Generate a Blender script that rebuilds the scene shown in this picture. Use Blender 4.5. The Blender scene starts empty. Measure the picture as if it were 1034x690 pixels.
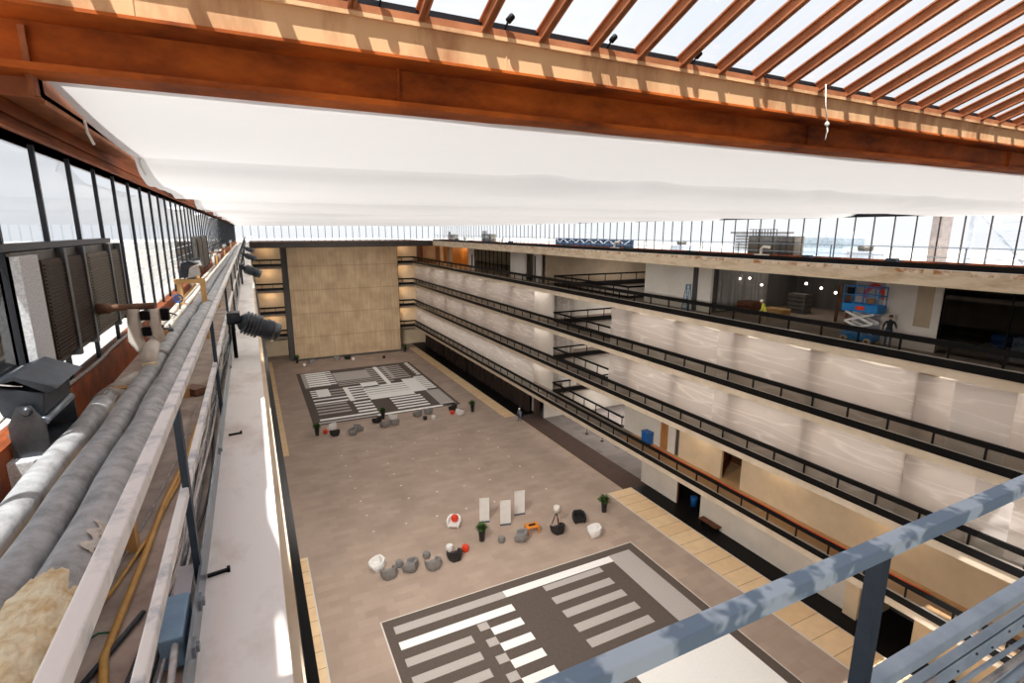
import bpy, bmesh, math, random
from mathutils import Vector, Matrix, noise
random.seed(7)
C = bpy.context.scene.collection
PI = math.pi
UP = 22.6            # the ground floor is z = 0; heights below are written from eye level and lifted by this at the end

# ------------------------------------------------------------------ materials
def lin(h):
    out = []
    for k in (0, 2, 4):
        v = int(h[k:k+2], 16)/255
        out.append(v/12.92 if v <= .04045 else ((v+.055)/1.055)**2.4)
    return tuple(out)+(1,)
def newmat(name):
    m = bpy.data.materials.new(name); m.use_nodes = True
    nt = m.node_tree; b = nt.nodes['Principled BSDF']
    return m, nt, b
def mat(name, c, rough=.6, metal=0, c2=None, scale=4, lo=.35, hi=.65, bump=0, stretch=(1, 1, 1), spec=.4, emit=None, estr=0, detail=6):
    m, nt, b = newmat(name)
    b.inputs['Base Color'].default_value = lin(c) if isinstance(c, str) else c
    b.inputs['Roughness'].default_value = rough; b.inputs['Metallic'].default_value = metal
    b.inputs['Specular IOR Level'].default_value = spec
    if c2 or bump:
        tc = nt.nodes.new('ShaderNodeTexCoord'); mp = nt.nodes.new('ShaderNodeMapping'); mp.inputs['Scale'].default_value = stretch
        nt.links.new(tc.outputs['Object'], mp.inputs['Vector'])
        n = nt.nodes.new('ShaderNodeTexNoise'); n.inputs['Scale'].default_value = scale; n.inputs['Detail'].default_value = detail
        n.inputs['Roughness'].default_value = .65
        nt.links.new(mp.outputs[0], n.inputs['Vector'])
        if c2:
            r = nt.nodes.new('ShaderNodeValToRGB'); e = r.color_ramp.elements
            e[0].position = lo; e[1].position = hi
            e[0].color = lin(c2) if isinstance(c2, str) else c2; e[1].color = lin(c) if isinstance(c, str) else c
            nt.links.new(n.outputs['Fac'], r.inputs[0]); nt.links.new(r.outputs[0], b.inputs['Base Color'])
        if bump:
            bp = nt.nodes.new('ShaderNodeBump'); bp.inputs['Strength'].default_value = bump; bp.inputs['Distance'].default_value = .02
            nt.links.new(n.outputs['Fac'], bp.inputs['Height']); nt.links.new(bp.outputs[0], b.inputs['Normal'])
    if emit:
        b.inputs['Emission Color'].default_value = lin(emit); b.inputs['Emission Strength'].default_value = estr
    return m
def brickmat(name, c1, c2, mortar, w, h, msize=.01, offset=.5, rough=.8, bias=0, noise2=None):
    m, nt, b = newmat(name); b.inputs['Roughness'].default_value = rough; b.inputs['Specular IOR Level'].default_value = .25
    tc = nt.nodes.new('ShaderNodeTexCoord'); br = nt.nodes.new('ShaderNodeTexBrick')
    nt.links.new(tc.outputs['Object'], br.inputs['Vector'])
    br.inputs['Scale'].default_value = 1; br.inputs['Brick Width'].default_value = w; br.inputs['Row Height'].default_value = h
    br.inputs['Mortar Size'].default_value = msize; br.offset = offset; br.inputs['Bias'].default_value = bias
    br.inputs['Color1'].default_value = lin(c1); br.inputs['Color2'].default_value = lin(c2); br.inputs['Mortar'].default_value = lin(mortar)
    if noise2:
        n = nt.nodes.new('ShaderNodeTexNoise'); n.inputs['Scale'].default_value = noise2[0]; n.inputs['Detail'].default_value = 8
        nt.links.new(tc.outputs['Object'], n.inputs['Vector'])
        mr = nt.nodes.new('ShaderNodeMapRange'); mr.inputs[3].default_value = noise2[1]; mr.inputs[4].default_value = noise2[2]
        mr.inputs[1].default_value = .3; mr.inputs[2].default_value = .7
        nt.links.new(n.outputs['Fac'], mr.inputs[0])
        mx = nt.nodes.new('ShaderNodeMix'); mx.data_type = 'RGBA'; mx.blend_type = 'MULTIPLY'; mx.inputs[0].default_value = 1
        nt.links.new(br.outputs[0], mx.inputs[6]); nt.links.new(mr.outputs[0], mx.inputs[7])
        nt.links.new(mx.outputs[2], b.inputs['Base Color'])
    else:
        nt.links.new(br.outputs[0], b.inputs['Base Color'])
    return m
def glassmat(name, tint, f0=.05, rough=.015):
    m, nt, b = newmat(name); nt.nodes.remove(b); out = nt.nodes['Material Output']; L = nt.links
    t = nt.nodes.new('ShaderNodeBsdfTransparent'); t.inputs[0].default_value = lin(tint)
    g = nt.nodes.new('ShaderNodeBsdfGlossy'); g.inputs['Roughness'].default_value = rough
    lw = nt.nodes.new('ShaderNodeLayerWeight'); lw.inputs[0].default_value = .5
    pw = nt.nodes.new('ShaderNodeMath'); pw.operation = 'POWER'; pw.inputs[1].default_value = 5; L.new(lw.outputs['Facing'], pw.inputs[0])
    mr = nt.nodes.new('ShaderNodeMapRange'); mr.inputs[3].default_value = f0; mr.inputs[4].default_value = 1; L.new(pw.outputs[0], mr.inputs[0])
    mx = nt.nodes.new('ShaderNodeMixShader')
    L.new(mr.outputs[0], mx.inputs[0]); L.new(t.outputs[0], mx.inputs[1]); L.new(g.outputs[0], mx.inputs[2])
    L.new(mx.outputs[0], out.inputs[0])
    return m
def sheetmat(name, col, transp, transl, gloss=.08, rough=.3, noise_s=None):
    """thin cloth or film: part clear, part letting light through, part plain"""
    m, nt, b = newmat(name); nt.nodes.remove(b); out = nt.nodes['Material Output']
    L = nt.links
    d = nt.nodes.new('ShaderNodeBsdfDiffuse'); d.inputs[0].default_value = lin(col)
    t = nt.nodes.new('ShaderNodeBsdfTranslucent'); t.inputs[0].default_value = lin(col)
    m1 = nt.nodes.new('ShaderNodeMixShader'); m1.inputs[0].default_value = transl
    L.new(d.outputs[0], m1.inputs[1]); L.new(t.outputs[0], m1.inputs[2]); last = m1
    if transp:
        tr = nt.nodes.new('ShaderNodeBsdfTransparent')
        m2 = nt.nodes.new('ShaderNodeMixShader'); m2.inputs[0].default_value = transp
        L.new(last.outputs[0], m2.inputs[1]); L.new(tr.outputs[0], m2.inputs[2]); last = m2
    if gloss:
        g = nt.nodes.new('ShaderNodeBsdfGlossy'); g.inputs['Roughness'].default_value = rough
        m3 = nt.nodes.new('ShaderNodeMixShader'); m3.inputs[0].default_value = gloss
        L.new(last.outputs[0], m3.inputs[1]); L.new(g.outputs[0], m3.inputs[2]); last = m3
    L.new(last.outputs[0], out.inputs[0])
    return m
def filmmat(name, col, col2, transp, transl, gloss, rough):
    """plastic film with pale streaks painted in for glints and doubled folds"""
    m = sheetmat(name, col, transp, transl, gloss, rough); nt = m.node_tree; L = nt.links
    tc = nt.nodes.new('ShaderNodeTexCoord'); mp = nt.nodes.new('ShaderNodeMapping'); mp.inputs['Rotation'].default_value = (math.radians(-28), 0, 0); mp.inputs['Scale'].default_value = (1, .10, 1.1)
    L.new(tc.outputs['Object'], mp.inputs[0])
    n = nt.nodes.new('ShaderNodeTexNoise'); n.inputs['Scale'].default_value = 1.3; n.inputs['Detail'].default_value = 1.5; n.inputs['Distortion'].default_value = .5; L.new(mp.outputs[0], n.inputs[0])
    r = nt.nodes.new('ShaderNodeValToRGB'); e = r.color_ramp.elements; e[0].position = .0; e[1].position = .035; e[0].color = lin(col2); e[1].color = lin(col)  # pale streaks paint in crease glints and doubled film
    sb = nt.nodes.new('ShaderNodeMath'); sb.operation = 'SUBTRACT'; sb.inputs[1].default_value = .5; L.new(n.outputs['Fac'], sb.inputs[0])
    ab = nt.nodes.new('ShaderNodeMath'); ab.operation = 'ABSOLUTE'; L.new(sb.outputs[0], ab.inputs[0]); L.new(ab.outputs[0], r.inputs[0])
    n3 = nt.nodes.new('ShaderNodeTexNoise'); n3.inputs['Scale'].default_value = .16; L.new(tc.outputs['Object'], n3.inputs[0])
    for nd in list(nt.nodes):
        if nd.type in ('BSDF_DIFFUSE', 'BSDF_TRANSLUCENT'): L.new(r.outputs[0], nd.inputs[0])
    mr = nt.nodes.new('ShaderNodeMapRange'); mr.inputs[1].default_value = 0; mr.inputs[2].default_value = .05; mr.inputs[3].default_value = transp*.65; mr.inputs[4].default_value = transp*1.1
    L.new(ab.outputs[0], mr.inputs[0])
    for nd in list(nt.nodes):
        if nd.type == 'MIX_SHADER' and any(k.from_node.type == 'BSDF_TRANSPARENT' for k in nd.inputs[2].links): L.new(mr.outputs[0], nd.inputs[0])
    return m
def emat(name, c, s):
    m, nt, b = newmat(name); nt.nodes.remove(b); e = nt.nodes.new('ShaderNodeEmission')
    e.inputs[0].default_value = lin(c); e.inputs[1].default_value = s
    nt.links.new(e.outputs[0], nt.nodes['Material Output'].inputs[0]); return m

M = {}
M['floor'] = brickmat('carpet_tiles', 'B4A091', 'AA9688', 'A69284', 1.22, .61, .006, .5, .95, 0, (.35, .88, 1.08))
M['courtfloor'] = brickmat('court_tiles', '8C8480', '78716E', '6A6460', 1.83, .92, .01, .5, .9, 0, (.5, .9, 1.05))
M['brown'] = mat('dark_brown_carpet', '54423A', .95, c2='4A3A33', scale=2)
M['wood'] = brickmat('floor_boards', 'EED0A6', 'E7C498', '8E6E48', 100, 1.27, .018, 0, .6, 0, (1.5, .92, 1.05))
M['cp_dark'] = mat('carpet_charcoal', '62574F', .95, c2='594F49', scale=6)
M['cp_mid'] = mat('carpet_grey', 'BDB5B0', .95, c2='B2AAA5', scale=9)
M['cp_light'] = mat('carpet_white', 'FCFAF7', .95, c2='F6F3EF', scale=9)
M['cp_line'] = mat('carpet_edge', 'DAD2CA', .9)
M['concrete'] = mat('pale_concrete', 'C4B098', .85, c2='A38E76', scale=1.2, lo=.3, hi=.6, bump=.15)
M['slabedge'] = mat('slab_edge', 'D9C8B2', .85, c2='C6B49C', scale=.7, lo=.3, hi=.6)
M['fascia'] = mat('fascia_concrete', 'D6C4AA', .85, c2='B59C7C', scale=1.4, lo=.3, hi=.55, bump=.1, stretch=(1, .5, 2))
M['rustspot'] = mat('fascia_repair', 'DCCBB4', .8, c2='A87448', scale=2.2, lo=.38, hi=.56)
M['black'] = mat('black_paint', '0D0C0C', .5, c2='131212', scale=8, spec=.15)
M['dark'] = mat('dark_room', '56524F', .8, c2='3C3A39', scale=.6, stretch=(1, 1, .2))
M['capshade'] = mat('shaded_cap_fascia', '3E3733', .8, c2='332D2A', scale=1.5)  # shade on the end cap put into a dark base colour
M['strip'] = mat('pale_strip', 'B9B2AA', .35, .6)  # pale strip along the upper edge of each kick plate
M['white'] = mat('white_wall', 'D9D2C9', .75, c2='CEC6BC', scale=.6)
M['cream'] = mat('cream_wall', 'D8C3A6', .75, c2='C9B496', scale=.5)
M['beige'] = mat('beige_wall', 'B9A891', .8, c2='A6937C', scale=.4)
M['tan'] = mat('tan_floor', 'C09A70', .7, c2='B08A62', scale=.6)
M['greyfloor'] = mat('grey_brown_floor', '8E8074', .75, c2='7C6F64', scale=.8)
M['amber'] = mat('amber_wood', 'C98E48', .6, c2='A56E30', scale=1.5, stretch=(1, 1, .3))
M['brownwood'] = mat('brown_wood', '6B4028', .6, c2='4F2D1B', scale=3, stretch=(1, 1, .3))
M['tower'] = None
M['rust'] = mat('rusted_steel', 'C2621C', .75, c2='561F06', scale=.9, lo=.28, hi=.62, bump=.25, stretch=(1, 1.2, 2.2), spec=.3)
M['rustdark'] = mat('rusted_steel_dark', '8E4A20', .8, c2='4E260E', scale=1.1, lo=.3, hi=.6, bump=.2, stretch=(2, .6, 2), spec=.2)
M['rustweb'] = mat('rusted_web_sunlit', 'D6AC80', .75, c2='96603A', scale=1.1, lo=.25, hi=.55, bump=.2, stretch=(1.6, 1, .5), spec=.3)  # paler than the other rust: sun on the web is in the colour
M['rustrafter'] = mat('rusted_rafter', 'B0704A', .75, c2='864E2E', scale=1.6, lo=.3, hi=.6, bump=.15, spec=.3)
M['rustcurb'] = mat('rusted_curb', 'A04E1C', .7, c2='5C2A10', scale=2.2, bump=.2)
M['mullion'] = mat('mullion_dark', '24262C', .4, .3, c2='1C1D22', scale=5)
M['mullrust'] = mat('mullion_rusty', '4C352C', .6, c2='2C2828', scale=2)
M['glass'] = glassmat('window_glass', 'F4F7FA', .09)
M['leftglass'] = glassmat('dimmed_window_glass', 'D9DEE3', .12)  # window glass darkened here to dim the bright outdoors behind it
M['skyglass'] = glassmat('skylight_glass', 'F2F5F8', .03)
M['infill'] = glassmat('dusty_infill_glass', 'C9C8C3', .05)
M['shopglass'] = glassmat('storefront_glass', '9AA0A2', .05)
M['fabric'] = sheetmat('white_canopy_cloth', 'F1F2F4', 0, .152, gloss=.0, rough=.5)
M['film'] = filmmat('milky_plastic_film', 'CFC4BD', 'DFD6CF', .18, .32, .07, .36)
M['film2'] = filmmat('white_plastic_film', 'E2DAD4', 'F2EDE8', .08, .32, .07, .3)
M['railpaint'] = mat('mottled_blue_grey_paint', 'BACBD8', .55, 0, c2='758BA0', scale=6, lo=.47, hi=.53, bump=.1, detail=3)  # blue-grey in two mottled tones
M['railblue'] = mat('blue_grey_paint', 'B0C0CD', .55, 0, c2='92A5B6', scale=5, lo=.35, hi=.6, bump=.1)
M['raildark'] = mat('dark_blue_post', '343F4B', .5, .2, c2='2C3742', scale=6)
M['raillit'] = mat('light_whitened_rail', 'F2EEE8', .5, 0, c2='A4ABB2', scale=5, lo=.3, hi=.5, bump=.15)  # rail colour whitened to carry the sun and sky falling on it
M['galv'] = mat('galvanised', '9AA3AA', .35, .7, c2='7C868E', scale=6)
M['ledge'] = mat('weathered_ledge', 'F6EFE8', .85, c2='D8CABC', scale=1.8, lo=.28, hi=.5, bump=.2, stretch=(1, .6, 1))
M['deck'] = mat('dirty_deck', 'CBBBAD', .9, c2='98877A', scale=3, lo=.3, hi=.65, bump=.35)
M['wrap'] = mat('grey_pipe_wrap', 'BDBDBD', .5, c2='858482', scale=6, lo=.32, hi=.6, bump=.7, stretch=(1, 1.1, 1), spec=.5)
M['wraptan'] = mat('tan_pipe_wrap', 'A49A90', .6, c2='6E645C', scale=5, lo=.3, hi=.62, bump=.7, stretch=(1, 4, 1))
M['pvc'] = mat('white_fitting', 'E6DFD5', .45, c2='CDBFAE', scale=6)
M['insul'] = mat('yellow_insulation', 'F6E9C8', .95, c2='D2AE74', scale=11, lo=.3, hi=.6, bump=1)
M['hose'] = mat('yellow_hose', 'D8A95A', .5, c2='C0914A', scale=8)
M['cable'] = mat('grey_cable', 'C9C6C2', .5, c2='8A8988', scale=10)
M['cabledark'] = mat('dark_cable', '3A3F46', .5, c2='2C3036', scale=8)
M['jbox'] = mat('blue_grey_box', '7F9BB2', .45, .2, c2='6A869E', scale=5)
M['orange'] = mat('orange_hose', 'D0552A', .5, c2='B0421E', scale=4)
M['lampgrey'] = mat('lamp_housing', '43484F', .4, .5, c2='33373D', scale=8)
M['lampmetal'] = mat('lamp_bracket', '6A6E72', .35, .8, c2='56595D', scale=9)
M['reflector'] = mat('reflector', 'E9E6E0', .15, .6)
M['foam'] = mat('white_foam', 'DCDCDC', .9, c2='BEBFC0', scale=60, lo=.4, hi=.6)
M['coil'] = mat('coil_grille', '7A7062', .6, .3, c2='5E564B', scale=40, stretch=(1, 1, .05), bump=.6)
M['coildark'] = mat('coil_grille_dark', '4E3C30', .6, .3, c2='3B2D25', scale=40, stretch=(1, 1, .05), bump=.6)
M['casing'] = mat('unit_casing', '6E6A64', .5, .5, c2='595550', scale=6)
M['lumber'] = mat('raw_lumber', 'D8AE74', .7, c2='BD9058', scale=4, stretch=(1, 6, 1))
M['brownpipe'] = mat('brown_pipe', '8A6650', .6, c2='5F4230', scale=7, bump=.3)
M['roofwhite'] = mat('roof_gravel', 'DAD6D0', .9, c2='C8C3BC', scale=2)
M['tub_w'] = mat('white_shell', 'EFEDEA', .4, c2='E2DFDB', scale=3)
M['tub_g'] = mat('grey_shell', '8A8785', .5, c2='7D7A78', scale=3)
M['tub_b'] = mat('black_shell', '201F20', .45, c2='2A292A', scale=3)
M['red'] = mat('red_plastic', 'E2401C', .4, c2='D0361A', scale=4)
M['orangep'] = mat('orange_plastic', 'E08A2C', .4, c2='CE781F', scale=4)
M['pot'] = mat('black_pot', '1E1F22', .35, c2='2A2B2E', scale=4)
M['soil'] = mat('soil', '3A2D22', .95, c2='2A2018', scale=20)
M['leaf'] = mat('leaf_green', '5A7440', .5, c2='3A5228', scale=9)
M['banner'] = mat('banner_fabric', 'E8E4E0', .7, c2='DEDAD5', scale=2)
M['bannerbase'] = mat('banner_base', '5A6474', .4, .4, c2='4A5464', scale=4)
M['shade'] = mat('lamp_shade', 'E4DDD2', .8, c2='D6CEC2', scale=5)
M['tripod'] = mat('tripod_wood', '5E3520', .5, c2='432413', scale=6)
M['liftblue'] = mat('lift_blue', '1F78B8', .45, c2='1A68A4', scale=4)
M['liftarm'] = mat('lift_arm', 'DAD8D4', .45, c2='C6C3BE', scale=5)
M['tyre'] = mat('lift_tyre', 'C9B79E', .7, c2='A8957C', scale=8)
M['hub'] = mat('lift_hub', '7A5A3C', .6)
M['ladder'] = mat('ladder_blue', '3A86B4', .45, c2='2F769F', scale=5)
M['tarp'] = mat('blue_tarp', '24466A', .5, c2='1B3856', scale=2)
M['chev'] = mat('white_chevron', 'E8ECF0', .5)
M['brick'] = mat('pink_masonry', '9C918D', .85, c2='857873', scale=3)
M['steelwhite'] = mat('pale_steel', 'C6CCD6', .5, .2, c2='AEB6C2', scale=4)
M['skin'] = mat('skin', 'C08E6E', .6)
M['vest'] = mat('hi_vis', 'D8D94A', .6)
M['khaki'] = mat('khaki_trousers', 'A98F70', .8)
M['jeans'] = mat('blue_jeans', '3A5878', .8)
M['blacktop'] = mat('black_top', '201F22', .8)
M['greytop'] = mat('grey_shirt', '6E7A86', .8)
M['helmet'] = mat('white_helmet', 'F0EEEA', .3)
M['hair'] = mat('brown_hair', '4A2E1E', .7)
M['bluebin'] = mat('blue_plastic', '1F5FA6', .4, c2='1A5392', scale=3)
M['green'] = mat('green_plastic', '2F7A56', .5, c2='276848', scale=3)
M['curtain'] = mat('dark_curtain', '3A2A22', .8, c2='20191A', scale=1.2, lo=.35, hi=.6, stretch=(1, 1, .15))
M['globe'] = emat('lit_globe', 'FFF4E4', 4.0)
M['rope'] = mat('white_rope', 'E0DAD0', .8)
M['doorbrown'] = mat('door_brown', 'B07A48', .6, c2='96643A', scale=2, stretch=(1, 1, .3))
M['poster'] = mat('poster_grey', 'A6A3A6', .7)
# board-marked concrete of the tower: lift seams across, faint board lines down
def towermat():
    m, nt, b = newmat('board_marked_concrete'); b.inputs['Roughness'].default_value = .9; b.inputs['Specular IOR Level'].default_value = .2
    L = nt.links
    tc = nt.nodes.new('ShaderNodeTexCoord'); sx = nt.nodes.new('ShaderNodeSeparateXYZ'); L.new(tc.outputs['Object'], sx.inputs[0])
    n = nt.nodes.new('ShaderNodeTexNoise'); n.inputs['Scale'].default_value = .55; n.inputs['Detail'].default_value = 9; L.new(tc.outputs['Object'], n.inputs[0])
    r = nt.nodes.new('ShaderNodeValToRGB'); e = r.color_ramp.elements; e[0].position = .3; e[1].position = .7
    e[0].color = lin('B49A7C'); e[1].color = lin('CCB292'); L.new(n.outputs['Fac'], r.inputs[0])
    mp = nt.nodes.new('ShaderNodeMapping'); mp.inputs['Scale'].default_value = (1.4, .1, .05); L.new(tc.outputs['Object'], mp.inputs[0])
    n2 = nt.nodes.new('ShaderNodeTexNoise'); n2.inputs['Scale'].default_value = 3; L.new(mp.outputs[0], n2.inputs[0])
    mr = nt.nodes.new('ShaderNodeMapRange'); mr.inputs[1].default_value = .35; mr.inputs[2].default_value = .65; mr.inputs[3].default_value = .86; mr.inputs[4].default_value = 1.04
    L.new(n2.outputs['Fac'], mr.inputs[0])
    mm = nt.nodes.new('ShaderNodeMath'); mm.operation = 'PINGPONG'; mm.inputs[1].default_value = 2.07; L.new(sx.outputs[2], mm.inputs[0])
    lt = nt.nodes.new('ShaderNodeMapRange'); lt.inputs[1].default_value = .0; lt.inputs[2].default_value = .12; lt.inputs[3].default_value = .72; lt.inputs[4].default_value = 1
    L.new(mm.outputs[0], lt.inputs[0])
    mu = nt.nodes.new('ShaderNodeMath'); mu.operation = 'MULTIPLY'; L.new(mr.outputs[0], mu.inputs[0]); L.new(lt.outputs[0], mu.inputs[1])
    mx = nt.nodes.new('ShaderNodeMix'); mx.data_type = 'RGBA'; mx.blend_type = 'MULTIPLY'; mx.inputs[0].default_value = 1
    L.new(r.outputs[0], mx.inputs[6]); L.new(mu.outputs[0], mx.inputs[7]); L.new(mx.outputs[2], b.inputs['Base Color'])
    return m
M['tower'] = towermat()

# ------------------------------------------------------------------ mesh builder
class MB:
    def __init__(s): s.bm = bmesh.new(); s.smooth = False
    def box(s, x0, x1, y0, y1, z0, z1, mi=0, mtx=None):
        v = [s.bm.verts.new(p) for p in ((x0, y0, z0), (x1, y0, z0), (x1, y1, z0), (x0, y1, z0), (x0, y0, z1), (x1, y0, z1), (x1, y1, z1), (x0, y1, z1))]
        if mtx is not None:
            for q in v: q.co = mtx @ q.co
        for f in ((3, 2, 1, 0), (4, 5, 6, 7), (0, 1, 5, 4), (1, 2, 6, 5), (2, 3, 7, 6), (3, 0, 4, 7)):
            g = s.bm.faces.new([v[k] for k in f]); g.material_index = mi
        return s
    def poly(s, pts, mi=0):
        f = s.bm.faces.new([s.bm.verts.new(p) for p in pts]); f.material_index = mi; return s
    def prism(s, pts, d, mi=0):
        """pts: a closed 3-D outline, d: extrusion vector"""
        d = Vector(d); a = [s.bm.verts.new(p) for p in pts]; b = [s.bm.verts.new(Vector(p)+d) for p in pts]; n = len(a)
        fs = [s.bm.faces.new(a[::-1]), s.bm.faces.new(b)]
        for k in range(n): fs.append(s.bm.faces.new((a[k], a[(k+1) % n], b[(k+1) % n], b[k])))
        for f in fs: f.material_index = mi
        return s
    def bar(s, p, q, w, h=None, mi=0, up=(0, 0, 1)):
        """rectangular bar from p to q, w wide, h deep"""
        h = h or w; p = Vector(p); q = Vector(q); d = (q-p).normalized(); u = Vector(up)
        if abs(d.dot(u)) > .98: u = Vector((0, 1, 0))
        a = d.cross(u).normalized(); b = a.cross(d)
        c = [p+a*i*w/2+b*j*h/2 for i, j in ((-1, -1), (1, -1), (1, 1), (-1, 1))]
        return s.prism(c, q-p, mi)
    def tube(s, pts, r, n=10, mi=0, wob=0, cap=True):
        pts = [Vector(p) for p in pts]; rings = []
        rr = r if isinstance(r, (list, tuple)) else [r]*len(pts)
        ref = Vector((0, 0, 1))
        for k, p in enumerate(pts):
            d = (pts[min(k+1, len(pts)-1)]-pts[max(k-1, 0)]).normalized()
            if abs(d.dot(ref)) > .95: u = d.cross(Vector((1, 0, 0))).normalized()
            else: u = d.cross(ref).normalized()
            w = u.cross(d)
            rings.append([s.bm.verts.new(p+(u*math.cos(2*PI*j/n)+w*math.sin(2*PI*j/n))*rr[k]*(1+(random.uniform(-wob, wob) if wob else 0))) for j in range(n)])
        for a, b in zip(rings, rings[1:]):
            for j in range(n):
                f = s.bm.faces.new((a[j], a[(j+1) % n], b[(j+1) % n], b[j])); f.material_index = mi; f.smooth = True
        if cap:
            for ring in (rings[0][::-1], rings[-1]):
                f = s.bm.faces.new(ring); f.material_index = mi
        return s
    def lathe(s, prof, o=(0, 0, 0), axis=(0, 0, 1), n=16, mi=0):
        o = Vector(o); ax = Vector(axis).normalized(); u = ax.cross(Vector((1, 0, 0)) if abs(ax.x) < .9 else Vector((0, 1, 0))).normalized(); w = ax.cross(u)
        rings = []
        for r, h in prof:
            rings.append([s.bm.verts.new(o+ax*h+(u*math.cos(2*PI*j/n)+w*math.sin(2*PI*j/n))*r) for j in range(n)])
        for a, b in zip(rings, rings[1:]):
            for j in range(n):
                f = s.bm.faces.new((a[j], a[(j+1) % n], b[(j+1) % n], b[j])); f.material_index = mi; f.smooth = n > 8
        f = s.bm.faces.new(rings[0][::-1]); f.material_index = mi
        f = s.bm.faces.new(rings[-1]); f.material_index = mi
        return s
    def grid(s, fn, nu, nv, mi=0):
        V = [[s.bm.verts.new(fn(i/nu, j/nv)) for j in range(nv+1)] for i in range(nu+1)]
        for i in range(nu):
            for j in range(nv):
                f = s.bm.faces.new((V[i][j], V[i+1][j], V[i+1][j+1], V[i][j+1])); f.material_index = mi; f.smooth = True
        return s
    def mesh(s, name, mats, fix=True):
        if fix: bmesh.ops.recalc_face_normals(s.bm, faces=s.bm.faces[:])
        me = bpy.data.meshes.new(name); s.bm.to_mesh(me); s.bm.free()
        for m in (mats if isinstance(mats, (list, tuple)) else [mats]): me.materials.append(M[m] if isinstance(m, str) else m)
        return me
OFF = {}
def root_of(o):
    while o.parent: o = o.parent
    return o
def tag(o, label=None, cat=None, group=None, kind=None):
    if label: o['label'] = label
    if cat: o['category'] = cat
    if group: o['group'] = group
    if kind: o['kind'] = kind
    return o
def obj(name, mb, mats, parent=None, bevel=0, label=None, cat=None, group=None, kind=None, fix=True):
    me = mb.mesh(name, mats, fix)
    o = bpy.data.objects.new(name, me); C.objects.link(o)
    if parent is not None:
        off = OFF.get(root_of(parent).name, Vector((0, 0, 0)))
        me.transform(Matrix.Translation(-off)); o.parent = parent
    else:
        vs = [v.co for v in me.vertices]
        lo = Vector([min(v[k] for v in vs) for k in range(3)]); hi = Vector([max(v[k] for v in vs) for k in range(3)])
        off = Vector(((lo.x+hi.x)/2, (lo.y+hi.y)/2, lo.z))
        if kind == 'structure': off = Vector((0, 0, lo.z))
        me.transform(Matrix.Translation(-off)); o.location = off; OFF[o.name] = off
    if bevel:
        b = o.modifiers.new('bevel', 'BEVEL'); b.width = bevel; b.segments = 2; b.limit_method = 'ANGLE'
    return tag(o, label, cat, group, kind)
def thing(name, loc, label=None, cat=None, group=None, kind=None, local=False, rot=0):
    """an Empty at the thing's base; its parts are drawn in room coordinates unless local"""
    o = bpy.data.objects.new(name, None); C.objects.link(o); o.location = loc; o.rotation_euler = (0, 0, rot)
    OFF[o.name] = Vector((0, 0, 0)) if local else Vector(loc)
    return tag(o, label, cat, group, kind)
def copy_tree(o, parent=None):
    c = o.copy(); C.objects.link(c)
    if parent: c.parent = parent
    for ch in list(o.children): copy_tree(ch, c)
    return c
def dup(o, loc, rot, label, group=None):
    c = copy_tree(o); c.location = loc; c.rotation_euler = (0, 0, rot); c['label'] = label
    if group: c['group'] = group
    return c
def S(name, x0, x1, y0, y1, z0, z1, m):
    return obj(name, MB().box(x0, x1, y0, y1, z0, z1), m, kind='structure')
def share(proto, positions, parent):
    """copies of one part (same mesh) moved by the given offsets"""
    for p in positions:
        c = proto.copy(); C.objects.link(c); c.parent = parent; c.location = proto.location+Vector(p)

F5, F4, F3, F2, F1, F0 = -1.92, -6.05, -10.18, -14.31, -18.44, -22.6
FL = {4: F4, 3: F3, 2: F2, 1: F1}
ABOVE = {4: -2.0, 3: F4, 2: F3, 1: F2}
D = 28.0

# ------------------------------------------------------------------ ground floor
S('floor', -3, 27.9, -12, 110, F0-.3, F0, 'floor')
S('floor_court', 30.55, 50, 34.6, 110, F0-.3, F0, 'courtfloor')
S('floor_passage', 27.9, 30.55, 33.9, 55, F0-.3, F0+.002, 'brown')
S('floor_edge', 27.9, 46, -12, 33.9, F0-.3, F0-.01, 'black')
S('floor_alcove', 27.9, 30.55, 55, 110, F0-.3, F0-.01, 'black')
def strip(n, x0, x1, y0, y1):
    S('trim_%d' % n, x0, x1, y0, y1, F0-.02, F0+.012, 'wood')
strip(1, .35, 1.62, -12, 36.0); strip(2, .35, 1.75, 55.0, 99)
strip(3, 26.3, 28.7, -12, 34.1); strip(4, 26.3, 27.85, 55.3, 99)
S('trim_5', 1.62, 1.70, -8, 36.0, F0-.02, F0+.016, 'cp_line'); S('trim_6', 26.2, 26.3, -8, 34.1, F0-.02, F0+.016, 'cp_line')
S('trim_7', 28.7, 28.76, -8, 34.1, F0-.02, F0+.016, 'cp_line')
S('trim_8', 27.86, 27.92, 34.1, 55, F0-.02, F0+.008, 'tan')

def carpet(y0, y1, rects, label, front_line=False):
    m = MB(); m.box(4.91, 23.3, y0, y1, F0, F0+.006, 0)
    for x0, x1, a, b, mi in rects: m.box(min(x0, x1), max(x0, x1), min(a, b), max(a, b), F0+.004, F0+.010+.001*mi, mi)
    return obj('carpet', m, ['cp_dark', 'cp_mid', 'cp_light', 'cp_line'], label=label, cat='carpet', group='patterned carpets in the atrium floor')
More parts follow.
